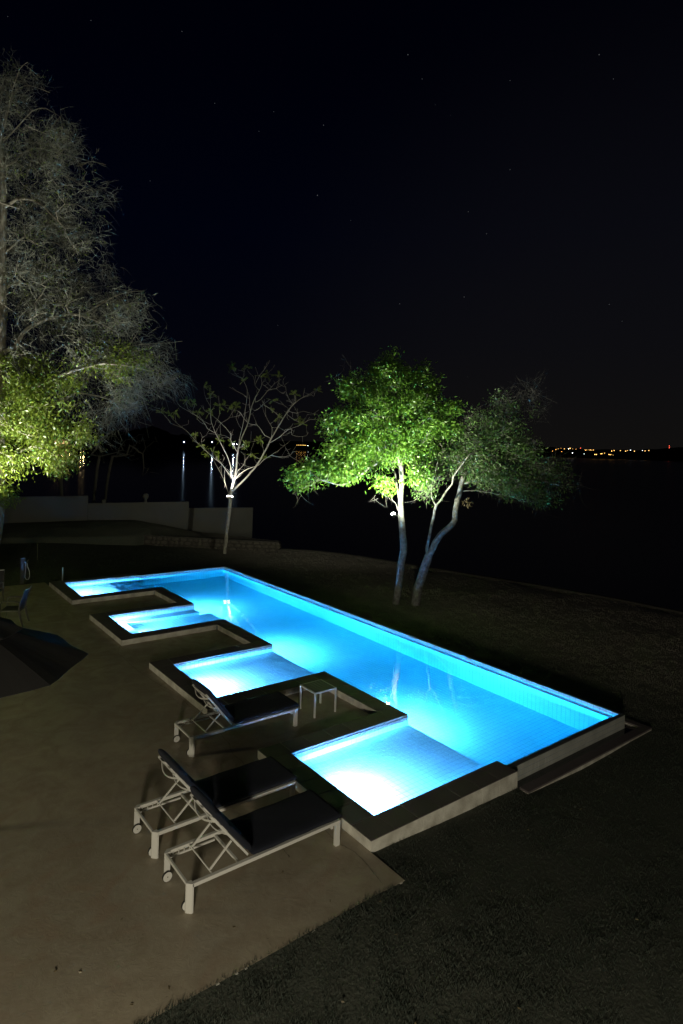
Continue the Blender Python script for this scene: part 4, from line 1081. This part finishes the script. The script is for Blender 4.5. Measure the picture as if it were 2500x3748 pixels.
tuft = z2([(665,150),(690,140),(845,170),(380,340),(465,430),(215,510),(70,620),(110,650),(340,580),(320,560),(460,620),(550,545),(600,550),(680,560),(730,565),(640,590),(810,290),(1020,230),(980,260),(1130,265),(935,880),(960,900),(650,935),(410,1000),(335,1000),(480,1025),(560,1022),(900,1020),(1010,1062),(1340,430),(1325,690),(1075,520),(1090,605),(300,840),(1500,405),(5,570),(815,938),(855,955),(1130,675),(1370,715),(500,905),(435,1035)])
ac = Acc(); A = np.array(tr.P); lr = np.random.default_rng(5)
for u, v in tuft:
    c = px(u, v, BD); k = np.argmin(np.linalg.norm(np.cross(A-CAMP, (c-CAMP)/np.linalg.norm(c-CAMP)), axis=1)); c = A[k]
    for q in range(6):        # pinnate fronds
        d = lr.normal(0, 1, 3)+np.array([0, 0, .3]); d /= np.linalg.norm(d); L = lr.uniform(.18, .34); n = 12; t_ = np.linspace(.15, 1, n)[:, None]
        sd_ = np.cross(d, lr.normal(0, 1, 3)); sd_ /= np.linalg.norm(sd_); base = c+d*t_*L+np.array([0, 0, -.12])*t_*t_*L
        for s_ in (-1, 1): V, F = leaves(base, np.repeat((sd_*s_+d*.5)[None], n, 0), np.full(n, .060), np.full(n, .020), lr); ac.add(V, F)
ac.build('leaf_tufts', M_leaf3, bt, off=o0)
la = px(835, 1818, 29.05); lb = px(848, 1819, 29.05)
floodlight('tree_floodlight', la, px(800, 1500, 29.8), 'small floodlight clamped on the trunk of the leafless tree, left of the pair', 360, (1.0, .95, .82), 120)
floodlight('tree_floodlight', lb, px(930, 1450, 30.0), 'small floodlight clamped on the trunk of the leafless tree, right of the pair', 360, (1.0, .95, .82), 120)

# --- leafy tree with the bright lamp on its trunk
zt_ = lambda pts: [(1340+a*.2551, 1820+b*.2551) for a, b in pts]
zc = lambda pts: [(1040+a*.42092, 1270+b*.42092) for a, b in pts]
zd = lambda pts: [(1480+a*.42092, 1370+b*.42092) for a, b in pts]
TD = 21.03
tr = Tree(8)
tr.trace(zt_([(425,1560),(440,1450),(458,1330),(482,1150),(505,950),(540,780),(538,640),(525,500),(510,340),(500,240)]), D=TD)
for pts, dr in ((zt_([(500,240),(496,120),(495,20)])+zc([(1022,1200),(1018,1050),(990,950),(975,800),(980,650),(960,500),(950,350),(960,220)]), .05),
                (zt_([(495,250),(450,160),(420,80),(372,40)])+zc([(930,1285),(885,1240),(840,1180)]), -.25), (zt_([(490,180),(478,60)])+zc([(985,1250),(968,1110),(915,980),(880,870),(850,700),(800,560)]), .25),
                (zc([(990,1000),(910,1000),(850,995),(740,1050),(640,1130),(510,1200),(420,1185),(310,1155),(240,1200),(160,1230)]), -.25), (zc([(975,800),(900,700),(790,662),(610,668),(450,700)]), .3),
                (zc([(985,900),(1100,800),(1220,700),(1330,640)]), .2), (zc([(960,480),(1080,380),(1180,280)]), -.3), (zc([(850,700),(700,560),(600,430)]), -.3), (zc([(640,1130),(560,1070),(430,1000),(330,960)]), .4)):
    tr.trace(pts, drift=dr, wob=.1)
tr.smooth()
Zb = lambda L: [(1040+a*.42092, 1270+b*.42092, ru*.42092, rv*.42092, w, *r_) for a, b, ru, rv, w, *r_ in L]
B1 = Zb([(620,370,130,120,1),(930,240,160,180,1.1),(1150,320,160,180,1),(480,680,165,150,1.1),(780,590,220,220,1),(1130,620,260,250,1),(1400,600,110,150,.9),(1290,400,90,110,.7),(560,900,220,150,1.1),(860,880,230,180,1),(1180,880,180,140,1),
         (330,1075,170,90,1.3),(130,1140,100,90,1.5),(560,1070,170,80,1.1),(850,1190,75,90,1.0,-.6),(1440,760,120,110,.8),(1180,1110,70,60,1.3,-.5),(1470,500,70,80,.6),(700,1080,60,60,.8)])
lr = np.random.default_rng(31); C1 = ell_targets(B1, TD, 620, lr, .45, .95)
tr.grow(C1, .35, .18)
tr.radii(.125, .006, .62, 2.2)
o0 = px(*zt_([(425,1545)])[0], TD); gt = empty('leafy_tree', tuple(o0), label='dense green floodlit tree with a slim pale trunk and a lamp on it', cat='tree')
m1, m2 = MB(), MB(); tr.mesh(m1, m2, .03); rel(m1, o0).build('trunk', M_bark, gt, smooth=True); rel(m2, o0).build('branches', M_bark, gt, smooth=True)
ac = Acc(); ctr = px(*zc([(850,700)])[0], TD)
leaf_clusters(ac, C1[:260], 74, .19, .130, .050, lr, ctr, .25); leaf_clusters(ac, C1[260:], 32, .13, .105, .042, lr, ctr, .25)
hang = ell_targets(Zb([(120,1290,70,20,1),(230,1230,50,40,1),(850,1300,80,50,1),(1200,1230,40,80,1)]), TD, 40, lr)
ac.build('crown', M_leaf, gt, off=o0)
ac = Acc(); bi = lr.integers(0, len(C1), 900); V, F, _ = twigs(C1[bi], unit(900, lr), lr.uniform(.2, .5, 900), .004, .3, lr); ac.add(V, F); 
nt_ = 60; V, F, _ = twigs(np.concatenate([hang, ell_targets(Zb([(560,190,60,40,1),(650,150,40,60,1),(480,260,40,40,1)]), TD, 20, lr)]), unit(nt_, lr), lr.uniform(.3, .6, nt_), .005, .4, lr, 6); ac.add(V, F)
ac.build('twigs', M_bark, gt, off=o0)
lg = px(1440, 1884, 19.15)
m = MB(); m.tube([tuple(lg+np.array([.02, .02, -.03])), tuple((lg+px(1462, 1886, 21.0))/2+np.array([0, 0, -.02])), tuple(px(1465, 1888, 21.05))], .014, 8); rel(m, o0).build('lamp_arm', M_dark, gt)
floodlight('tree_floodlight', lg, px(1400, 1500, 21.2), 'bright floodlight on an arm from the slim trunk of the dense green tree', 2500, (1.0, 1.0, .74), 172, .05, 150)

# --- the leaning, forked tree to its right
tr = Tree(12); TE = 21.03
tr.trace(zt_([(700,1560),(735,1360),(768,1230),(805,1120),(850,980),(895,850)]), D=TE)
for pts, dr in ((zt_([(895,850),(872,760),(900,600),(935,420),(975,260),(1000,130),(1080,30)])+zd([(370,1010),(415,955),(425,890),(405,830)]), -.15),
                (zt_([(895,850),(945,760),(995,650),(1055,560),(1125,490),(1220,410),(1275,330),(1280,200),(1310,60)])+zd([(460,1090),(480,1040),(510,900),(570,830),(650,790),(700,730),(780,670),(860,600)]), .15),
                (zd([(268,1130),(235,1060),(245,930),(270,840),(290,760)]), -.3), (zd([(480,1020),(620,1010),(750,1030),(870,1050),(960,1070),(1010,1100),(1120,1110)]), .1), (zd([(930,1060),(1000,1000),(1100,990),(1200,1000)]), .3),
                (zd([(500,950),(640,930),(800,910),(960,905),(1060,920),(1130,900),(1220,930),(1320,960),(1480,975)]), -.2), (zd([(700,800),(760,710),(820,600),(870,480),(960,320),(1030,200),(1070,80)]), .2), (zd([(425,890),(500,790),(570,690)]), -.3), (zd([(780,670),(900,700),(1050,780),(1150,740)]), .2), (zd([(700,640),(735,540),(735,430)]), .2)):
    tr.trace(pts, drift=dr, wob=.1)
tr.smooth()
Zd = lambda L: [(1480+a*.42092, 1370+b*.42092, ru*.42092, rv*.42092, w, *r_) for a, b, ru, rv, w, *r_ in L]
B2 = Zd([(190,870,110,70,1.6,-.3),(185,1000,55,70,1.6,-.3),(420,740,180,130,1),(640,640,200,170,1),(830,500,170,170,.7),(620,430,130,90,.5),(860,280,110,110,.4),(1080,330,110,110,.25),(1000,660,180,140,.8),(750,880,190,110,1),(980,940,210,110,1),(1200,1075,130,60,1.3),(1230,850,180,110,.7),(1400,970,80,50,.4),(1080,150,80,90,.08)])
lr = np.random.default_rng(41); C2 = ell_targets(B2, TE, 420, lr, .25, .9)
tr.grow(C2, .35, .22); tr.radii(.15, .0065, .6, 1.5)
o0 = px(*zt_([(700,1545)])[0], TE); ft = empty('leaning_tree', tuple(o0), label='leaning tree forked low down with thin twiggy foliage, right of the lit green tree', cat='tree')
m1, m2 = MB(), MB(); tr.mesh(m1, m2, .03); rel(m1, o0).build('trunk', M_bark, ft, smooth=True); rel(m2, o0).build('branches', M_bark, ft, smooth=True)
ac = Acc(); leaf_clusters(ac, C2, 34, .21, .10, .044, lr, px(*zd([(600,700)])[0], TE), .3)
ac.build('crown', M_leaf2, ft, off=o0)
ac = Acc(); n_ = 2600; bi = lr.integers(0, len(C2), n_); V, F, _ = twigs(C2[bi]+lr.normal(0, .1, (n_, 3)), unit(n_, lr), lr.uniform(.2, .55, n_), .0042, .45, lr, 6); ac.add(V, F)
TB = ell_targets(Zd([(620,420,120,80,1),(870,280,110,120,1),(1080,180,100,130,1),(1150,330,60,90,.5),(1480,960,70,70,.7),(1250,850,200,120,.8)]), TE, 700, lr, .1)
V, F, _ = twigs(TB, unit(700, lr), lr.uniform(.3, .7, 700), .003, .5, lr, 6); ac.add(V, F)
ac.build('twigs', M_twig2, ft, off=o0)
ac = Acc(); cl = ell_targets(Zd([(560,1100,45,55,1),(640,1080,50,40,1),(1110,1165,40,12,1)]), TE, 9, lr)
leaf_clusters(ac, cl, 7, .07, .09, .03, lr, None, 1.6); ac.build('withered_leaves', M_leafdry, ft, off=o0)

# --- the tall tree at the left edge
tr = Tree(17); LD = 23.5
tr.trace([(-42, 2085), (-26, 1990), (-12, 1900), (-8, 1760), (-4, 1600), (0, 1440), (4, 1300), (8, 1150), (10, 1000), (12, 850), (14, 700), (10, 590), (8, 500), (30, 410), (60, 330), (95, 260)], D=LD)
zl1 = lambda pts: [(a*.5106, 100+b*.5106) for a, b in pts]
for pts, dr in ((zl1([(0,2330),(110,2290),(160,2200),(220,2145),(330,2095),(450,2065),(560,2060),(720,2120),(850,2200)]), -.15), ([(-5,1600),(60,1560),(150,1500),(240,1462),(275,1438),(330,1445),(400,1462),(480,1500)], .1), ([(240,1462),(275,1430),(310,1408),(360,1330),(440,1280),(520,1260),(620,1255),(668,1248)], .2),
                (zl1([(20,1640),(100,1560),(180,1500),(260,1550),(380,1540),(450,1580),(490,1660)]), .2), (zl1([(0,1900),(60,1860),(140,1830),(230,1850),(320,1920),(400,2000)]), .3), (zl1([(20,1300),(120,1230),(240,1240),(330,1300),(420,1390)]), -.3), (zl1([(20,1000),(110,960),(200,880),(300,870)]), .3),
                (zl1([(20,820),(120,720),(230,600),(330,580),(430,640)]), -.2), (zl1([(20,700),(90,480),(170,420),(260,430),(360,470)]), .2), (zl1([(60,620),(140,300),(200,250)]), -.2), ([(-5,1500),(120,1420),(260,1360),(380,1330),(520,1350),(640,1390)], -.2), (zl1([(600,2060),(760,1960),(900,1900),(1030,1890)]), .2), (zl1([(500,1960),(620,1870),(760,1850)]), .1),
                ([(-8,1700),(40,1660),(110,1640),(170,1600)], -.3), (zl1([(640,960),(720,950),(600,1000)][:1]+[(560,990),(660,960),(760,985)]), .1)):
    tr.trace(pts, drift=dr, wob=.25)
tr.smooth()
Bt = [(70, 330, 110, 110, .9), (60, 520, 210, 150, 1), (130, 640, 200, 130, 1), (190, 760, 175, 120, 1), (150, 900, 190, 120, 1), (130, 1050, 200, 120, 1), (250, 1130, 200, 110, 1), (420, 1150, 140, 90, 1), (200, 1270, 260, 110, 1), (430, 1260, 120, 80, .9), (500, 1340, 130, 70, 1), (600, 1400, 75, 60, 1.1),
      (330, 1400, 200, 90, .9), (430, 1480, 140, 60, .9), (600, 1265, 65, 35, .9), (-100, 700, 220, 500, .35), (340, 700, 55, 60, .4), (350, 1000, 60, 50, .6), (330, 1560, 50, 60, .6)]
Bl = [(50, 1480, 130, 130, 1), (170, 1450, 140, 100, 1), (90, 1600, 130, 110, 1.3), (200, 1600, 80, 90, .9), (235, 1690, 50, 60, 1), (40, 1680, 70, 55, 1.2), (15, 1790, 40, 60, 1.2), (90, 1370, 150, 70, .6), (320, 1330, 160, 60, .35), (420, 1345, 70, 60, 1.1), (500, 1320, 60, 45, .7), (420, 1230, 100, 40, .3), (300, 1580, 45, 60, .6), (-80, 1560, 100, 200, .8), (80, 1725, 40, 18, .8)]
lr = np.random.default_rng(51); C3 = ell_targets(Bt, LD, 620, lr, .2, .95); C4 = ell_targets(Bl, LD-.6, 330, lr, .2, .8)
tr.grow(np.concatenate([C3, C4]), .5, .28, droop=.12); tr.radii(.26, .0085)
o0 = px(-42, 2080, LD); lt = empty('tall_tree', tuple(o0), label='tall twiggy tree filling the left edge, yellow-green leaves low down', cat='tree')
m1, m2 = MB(), MB(); tr.mesh(m1, m2, .032); rel(m1, o0).build('trunk', M_bark_l, lt, smooth=True); rel(m2, o0).build('branches', M_bark_l, lt, smooth=True, kind='stuff')
ac = Acc(); tctr = px(-60, 1100, LD)
n_ = 11000; wq = lr.random(len(C3))**2.2+.04; bi = lr.choice(len(C3), n_, p=wq/wq.sum()); b0 = C3[bi]+lr.normal(0, .26, (n_, 3)); d = unit(n_, lr)*1.0+.75*(b0-tctr)/np.linalg.norm(b0-tctr, axis=1)[:, None]+np.array([0, 0, .15]); d /= np.linalg.norm(d, axis=1)[:, None]
V, F, Pm = twigs(b0, d, lr.uniform(.22, .70, n_), .0070, .75, lr, 7, .45); ac.add(V, F)
n2_ = 12000; bi = lr.integers(0, n_, n2_); b1 = Pm[bi, lr.integers(1, 5, n2_)]; d2 = d[bi]+unit(n2_, lr)*.9; d2 /= np.linalg.norm(d2, axis=1)[:, None]
V, F, _ = twigs(b1, d2, lr.uniform(.10, .28, n2_), .0055, .45, lr, 4, .1); ac.add(V, F)
ac.build('twigs', M_twig, lt, off=o0)
ac = Acc(); leaf_clusters(ac, C4, 50, .22, .14, .056, lr, None, .7); leaf_clusters(ac, C3[lr.random(len(C3)) < .45], 16, .24, .10, .030, lr, None, .5); ac.build('crown', M_leaf3, lt, off=o0)
g1 = px(-20, 1850, LD-2.2)
floodlight('tree_floodlight', g1, px(120, 1250, LD-.1), 'warm floodlight on the trunk of the tall tree at the left edge', 620, (1.0, .92, .60), 125)
gg = px(-160, 2070, LD-3.5)
floodlight('tree_floodlight', gg, px(140, 900, LD), 'ground floodlight out on the grass aimed up the tall tree', 8000, (.97, 1.0, .86), 75)

# --- dim trees beyond the garden wall
def far_tree(seed, u, v, D, lean, targets, lab):
    t = Tree(seed); t.trace([(u, v+140), (u+lean*.2, v+40), (u+lean*.5, v-70), (u+lean, v-170)], D=D); t.smooth()
    q = np.random.default_rng(seed); C = ell_targets(targets, D, 46, q, .1, .8); t.grow(C, .9, .25); t.radii(.09, .010)
    o0 = px(u, v+140, D); e_ = empty('background_tree', tuple(o0), label=lab, cat='tree', group='dim bare trees behind the garden wall')
    m1, m2 = MB(), MB(); t.mesh(m1, m2, .04); rel(m1, o0).build('trunk', M_barkd, e_, smooth=True)
    if m2.v: rel(m2, o0).build('branches', M_barkd, e_, smooth=True, kind='stuff')
far_tree(61, 226, 1830, 36, -5, [(215, 1560, 90, 90, 1), (130, 1690, 80, 60, .5)], 'dim upright bare trunk behind the highest stretch of garden wall')
far_tree(62, 335, 1840, 38, 30, [(420, 1640, 110, 70, 1), (370, 1560, 80, 60, 1)], 'dim curving bare tree just right of the highest wall step')
far_tree(63, 372, 1840, 40, 40, [(480, 1620, 100, 60, 1), (540, 1700, 60, 60, .5)], 'dim bare tree leaning right behind the middle stretch of garden wall')

# ------------------------------------------------------------------ lights on the far shore
GR = 'warm lights on the distant right-hand shore'; GC = 'white lights on the left-hand shore'; GY = 'yellow lights seen through the tall tree'; GM = 'row of orange lights between the two lit trees'
E_w = emis('shore_glow_warm', (1.0, .50, .13), 3.6); E_c = emis('shore_glow_white', (.50, .75, 1.0), 420); E_y = emis('shore_glow_yellow', (1.0, .72, .30), 120); E_o = emis('shore_glow_orange', (1.0, .55, .12), 3); E_r = emis('shore_glow_red', (1.0, .10, .05), 5); E_h = emis('shore_glow_pale', (.9, .95, 1.0), 7)
ORD = 'first second third fourth fifth sixth seventh eighth ninth tenth eleventh twelfth thirteenth fourteenth fifteenth sixteenth seventeenth eighteenth nineteenth twentieth'.split()
ORD += ['twenty-'+q for q in ORD[:9]]+['thirtieth']+['thirty-'+q for q in ORD[:9]]
def nth(k): return ORD[k]+' from the left'
def shore_light(u, v, D, r, e_, group, lab):
    p = px(u, v, D); e0 = empty('shore_light', tuple(p), label=lab, cat='light', group=group)
    m = MB(); m.lathe([(0, -r), (r*.7, -r*.7), (r, 0), (r*.7, r*.7), (0, r)], 8); m.build('lamp_head', e_, e0)
    m = MB(); m.tube([(0, 0, -r), (0, 0, -max(3.0, p[2]-LAKE))], .08 if D > 600 else .05, 4); m.build('lamp_post', M_hill, e0)
rs = [(268,113,1.3),(205,130,.9),(352,118,1.2),(374,112,.8),(402,105,.7),(320,133,1.1),(408,138,1.0),(433,112,1.3),(487,107,1.9),(512,113,.8),(545,115,.8),(630,120,.9),(636,127,1.1),(647,122,1.0),(670,122,1.0),(683,122,1.3),(697,125,1.0),(712,123,1.2),(725,165,1.8),(740,166,1.7),(783,160,1.5),(793,158,1.4),(818,153,1.0),(857,165,1.2),(867,167,1.4),(877,168,1.3),(886,133,1.7),(909,128,1.5),(969,129,1.4),(1019,134,1.6),(1036,128,1.0),(1103,134,1.5),(1205,132,1.4),(1241,128,1.4),(1498,172,1.4),(900,172,.8)]
for k, (a, b, r_) in enumerate(sorted(rs)): shore_light(1900+a*.3827, 1600+b*.3827, 940, r_*.42, E_w, GR, ('brighter' if r_ > 1.25 else 'faint')+' warm light on the right-hand shore, '+nth(k))
for k, (a, b, r_) in enumerate(((472,113,1.1),(510,151,1.4),(622,160,1.0),(1066,125,1.1),(1180,128,.8))): shore_light(1900+a*.3827, 1600+b*.3827, 940, r_*.42, E_h, 'pale lights on the distant right-hand shore', 'pale white light on the right-hand shore, '+nth(k)+' among pale ones')
for a, b, q in ((1437,84,'upper of the two tiny red mast lights near the right edge'),(1437,102,'lower of the two tiny red mast lights near the right edge'),(588,104,'single tiny red light above the left part of the right-hand shore')): shore_light(1900+a*.3827, 1600+b*.3827, 945, .5, E_r, 'red lights on the distant right-hand shore', q)
shore_light(674, 1617, 470, .16, E_c, GC, 'bluish white shore lamp standing alone, leftmost of the three behind the leafless tree')
shore_light(777, 1618, 470, .20, E_c, GC, 'bluish white shore lamp between the branches, middle of the three behind the leafless tree')
shore_light(855, 1625, 470, .27, E_c, GC, 'brightest bluish white shore lamp, right of the three behind the leafless tree')
shore_light(867, 1626, 475, .12, E_c, GC, 'faint bluish white lamp touching the brightest shore lamp')
for k, a in enumerate((1087, 1092, 1098, 1102, 1106, 1111, 1115, 1119)): shore_light(a, 1629+.03*(a-1087), 860, .42, E_o, GM, 'orange lamp in the short row between the two lit trees, '+nth(k))
shore_light(1127, 1631, 860, .40, E_h, 'pale lights on the middle shore', 'pale lamp at the right end of the orange row on the shore')
for k, (a, b, r_) in enumerate(((612,700,.22),(650,690,.2),(712,665,.2),(802,705,.14),(930,692,.22),(962,678,.24))): shore_light(a*.3189, 1400+b*.3189, 430, r_, E_y, GY, 'yellow light across the water under the tall tree, '+nth(k))
# the lit house they belong to
hp = px(217, 1620, 432); hs = empty('lakeside_house', tuple(hp), label='small lit pavilion across the water, behind the leaves of the tall tree', cat='house')
M_hw = mat('pavilion_wall', (.35, .22, .15), .8); M_glow = emis('window_glow', (1.0, .62, .30), .9)
m = MB(); m.box((-8, 0, -6), (8, 6, 2.2)); m.build('wall', M_hw, hs)
m = MB(); m.add([(-9, -1, 2.2), (9, -1, 2.2), (9, 7, 2.2), (-9, 7, 2.2), (-6, 3, 4.2), (6, 3, 4.2)], [(0, 3, 2, 1), (0, 1, 5, 4), (1, 2, 5), (2, 3, 4, 5), (3, 0, 4)]); m.build('roof', M_hill, hs)
for x in (-6, -3.4, -.8, 1.8, 4.4): m = MB(); m.box((x, -.06, -.8), (x+1.4, -.01, 1.2)); m.build('window', M_glow, hs)

# ------------------------------------------------------------------ grass blades on the near lawn, thinning with distance
gr = np.random.default_rng(77); NB = 720000
NB = 860000; r_ = np.where(gr.random(NB) < .6, np.exp(gr.uniform(math.log(4.5), math.log(24), NB)), gr.uniform(9, 31, NB)); az = YAW+gr.uniform(-.85, .85, NB)
gx_, gy_ = CAMP[0]+r_*np.sin(az), CAMP[1]+r_*np.cos(az)
ok = inside(gx_, gy_, land)
ok &= ~((gx_ > -20) & (gx_ < .02) & (gy_ > -.575) & (gy_ < 17.3)) & ~((gx_ >= -.02) & (gx_ < X2+.0) & (gy_ > -.01) & (gy_ < 16.76)) & ~((gx_ >= X2-.01) & (gx_ < XQo+.015) & (gy_ > RO-.015) & (gy_ < YQo+.02))
gx_, gy_, r_ = gx_[ok], gy_[ok], r_[ok]
# clumps: thin the blades where a low-frequency pattern is low
pat = np.sin(gx_*5.1+2*np.sin(gy_*3.3))*np.sin(gy_*6.3+2*np.sin(gx_*2.7))+.6*np.sin(gx_*13+gy_*7)*np.sin(gy_*15-gx_*5)
keep = gr.random(len(gx_)) < np.clip(.72+.28*pat, .25, 1); gx_, gy_, r_, pat = gx_[keep], gy_[keep], r_[keep], pat[keep]
n_ = len(gx_); gzv = gz(gx_, gy_)-.004; hh = gr.uniform(.014, .036, n_)*(1+.34*pat); th = gr.uniform(0, 2*math.pi, n_); wd = .0026+.00034*r_; lean = gr.normal(0, .42, (n_, 2))
b_ = np.c_[gx_, gy_, gzv]; sdv = np.c_[np.cos(th), np.sin(th), np.zeros(n_)]*wd[:, None]
V = np.stack([b_-sdv, b_+sdv, b_+np.c_[lean*hh[:, None]*1.3, hh]], 1).reshape(-1, 3)
link(bpy.data.objects.new('grass', fast_mesh('grass', V, np.arange(3*n_).reshape(-1, 3), M_blade)), kind='stuff')
# dead leaves scattered on the turf
n_ = 110; rr_ = np.exp(gr.uniform(math.log(5), math.log(18), n_)); az = YAW+gr.uniform(.0, .9, n_); lx, ly = CAMP[0]+rr_*np.sin(az), CAMP[1]+rr_*np.cos(az)
ok = inside(lx, ly, land) & ~((lx > -20) & (lx < XQo+.1) & (ly > -.62) & (ly < 17)); lx, ly = lx[ok], ly[ok]; n_ = len(lx)
dl = np.array([onz(u, v, .0) for u, v in ((78, 2578), (130, 2527), (360, 2526), (450, 3365), (300, 3560), (520, 2680), (1030, 3200), (850, 3395), (1210, 3305), (210, 3555), (620, 3625), (490, 3680))])
c = np.c_[lx, ly, gz(lx, ly)+.035]; c = np.concatenate([c, dl+[0, 0, .006]]); n_ = len(c); d = unit(n_, gr)*np.array([1, 1, .2]); V, F = leaves(c, d, gr.uniform(.025, .055, n_), gr.uniform(.012, .022, n_), gr)
link(bpy.data.objects.new('fallen_leaves', fast_mesh('fallen_leaves', V, F, M_leafdry)), kind='stuff')
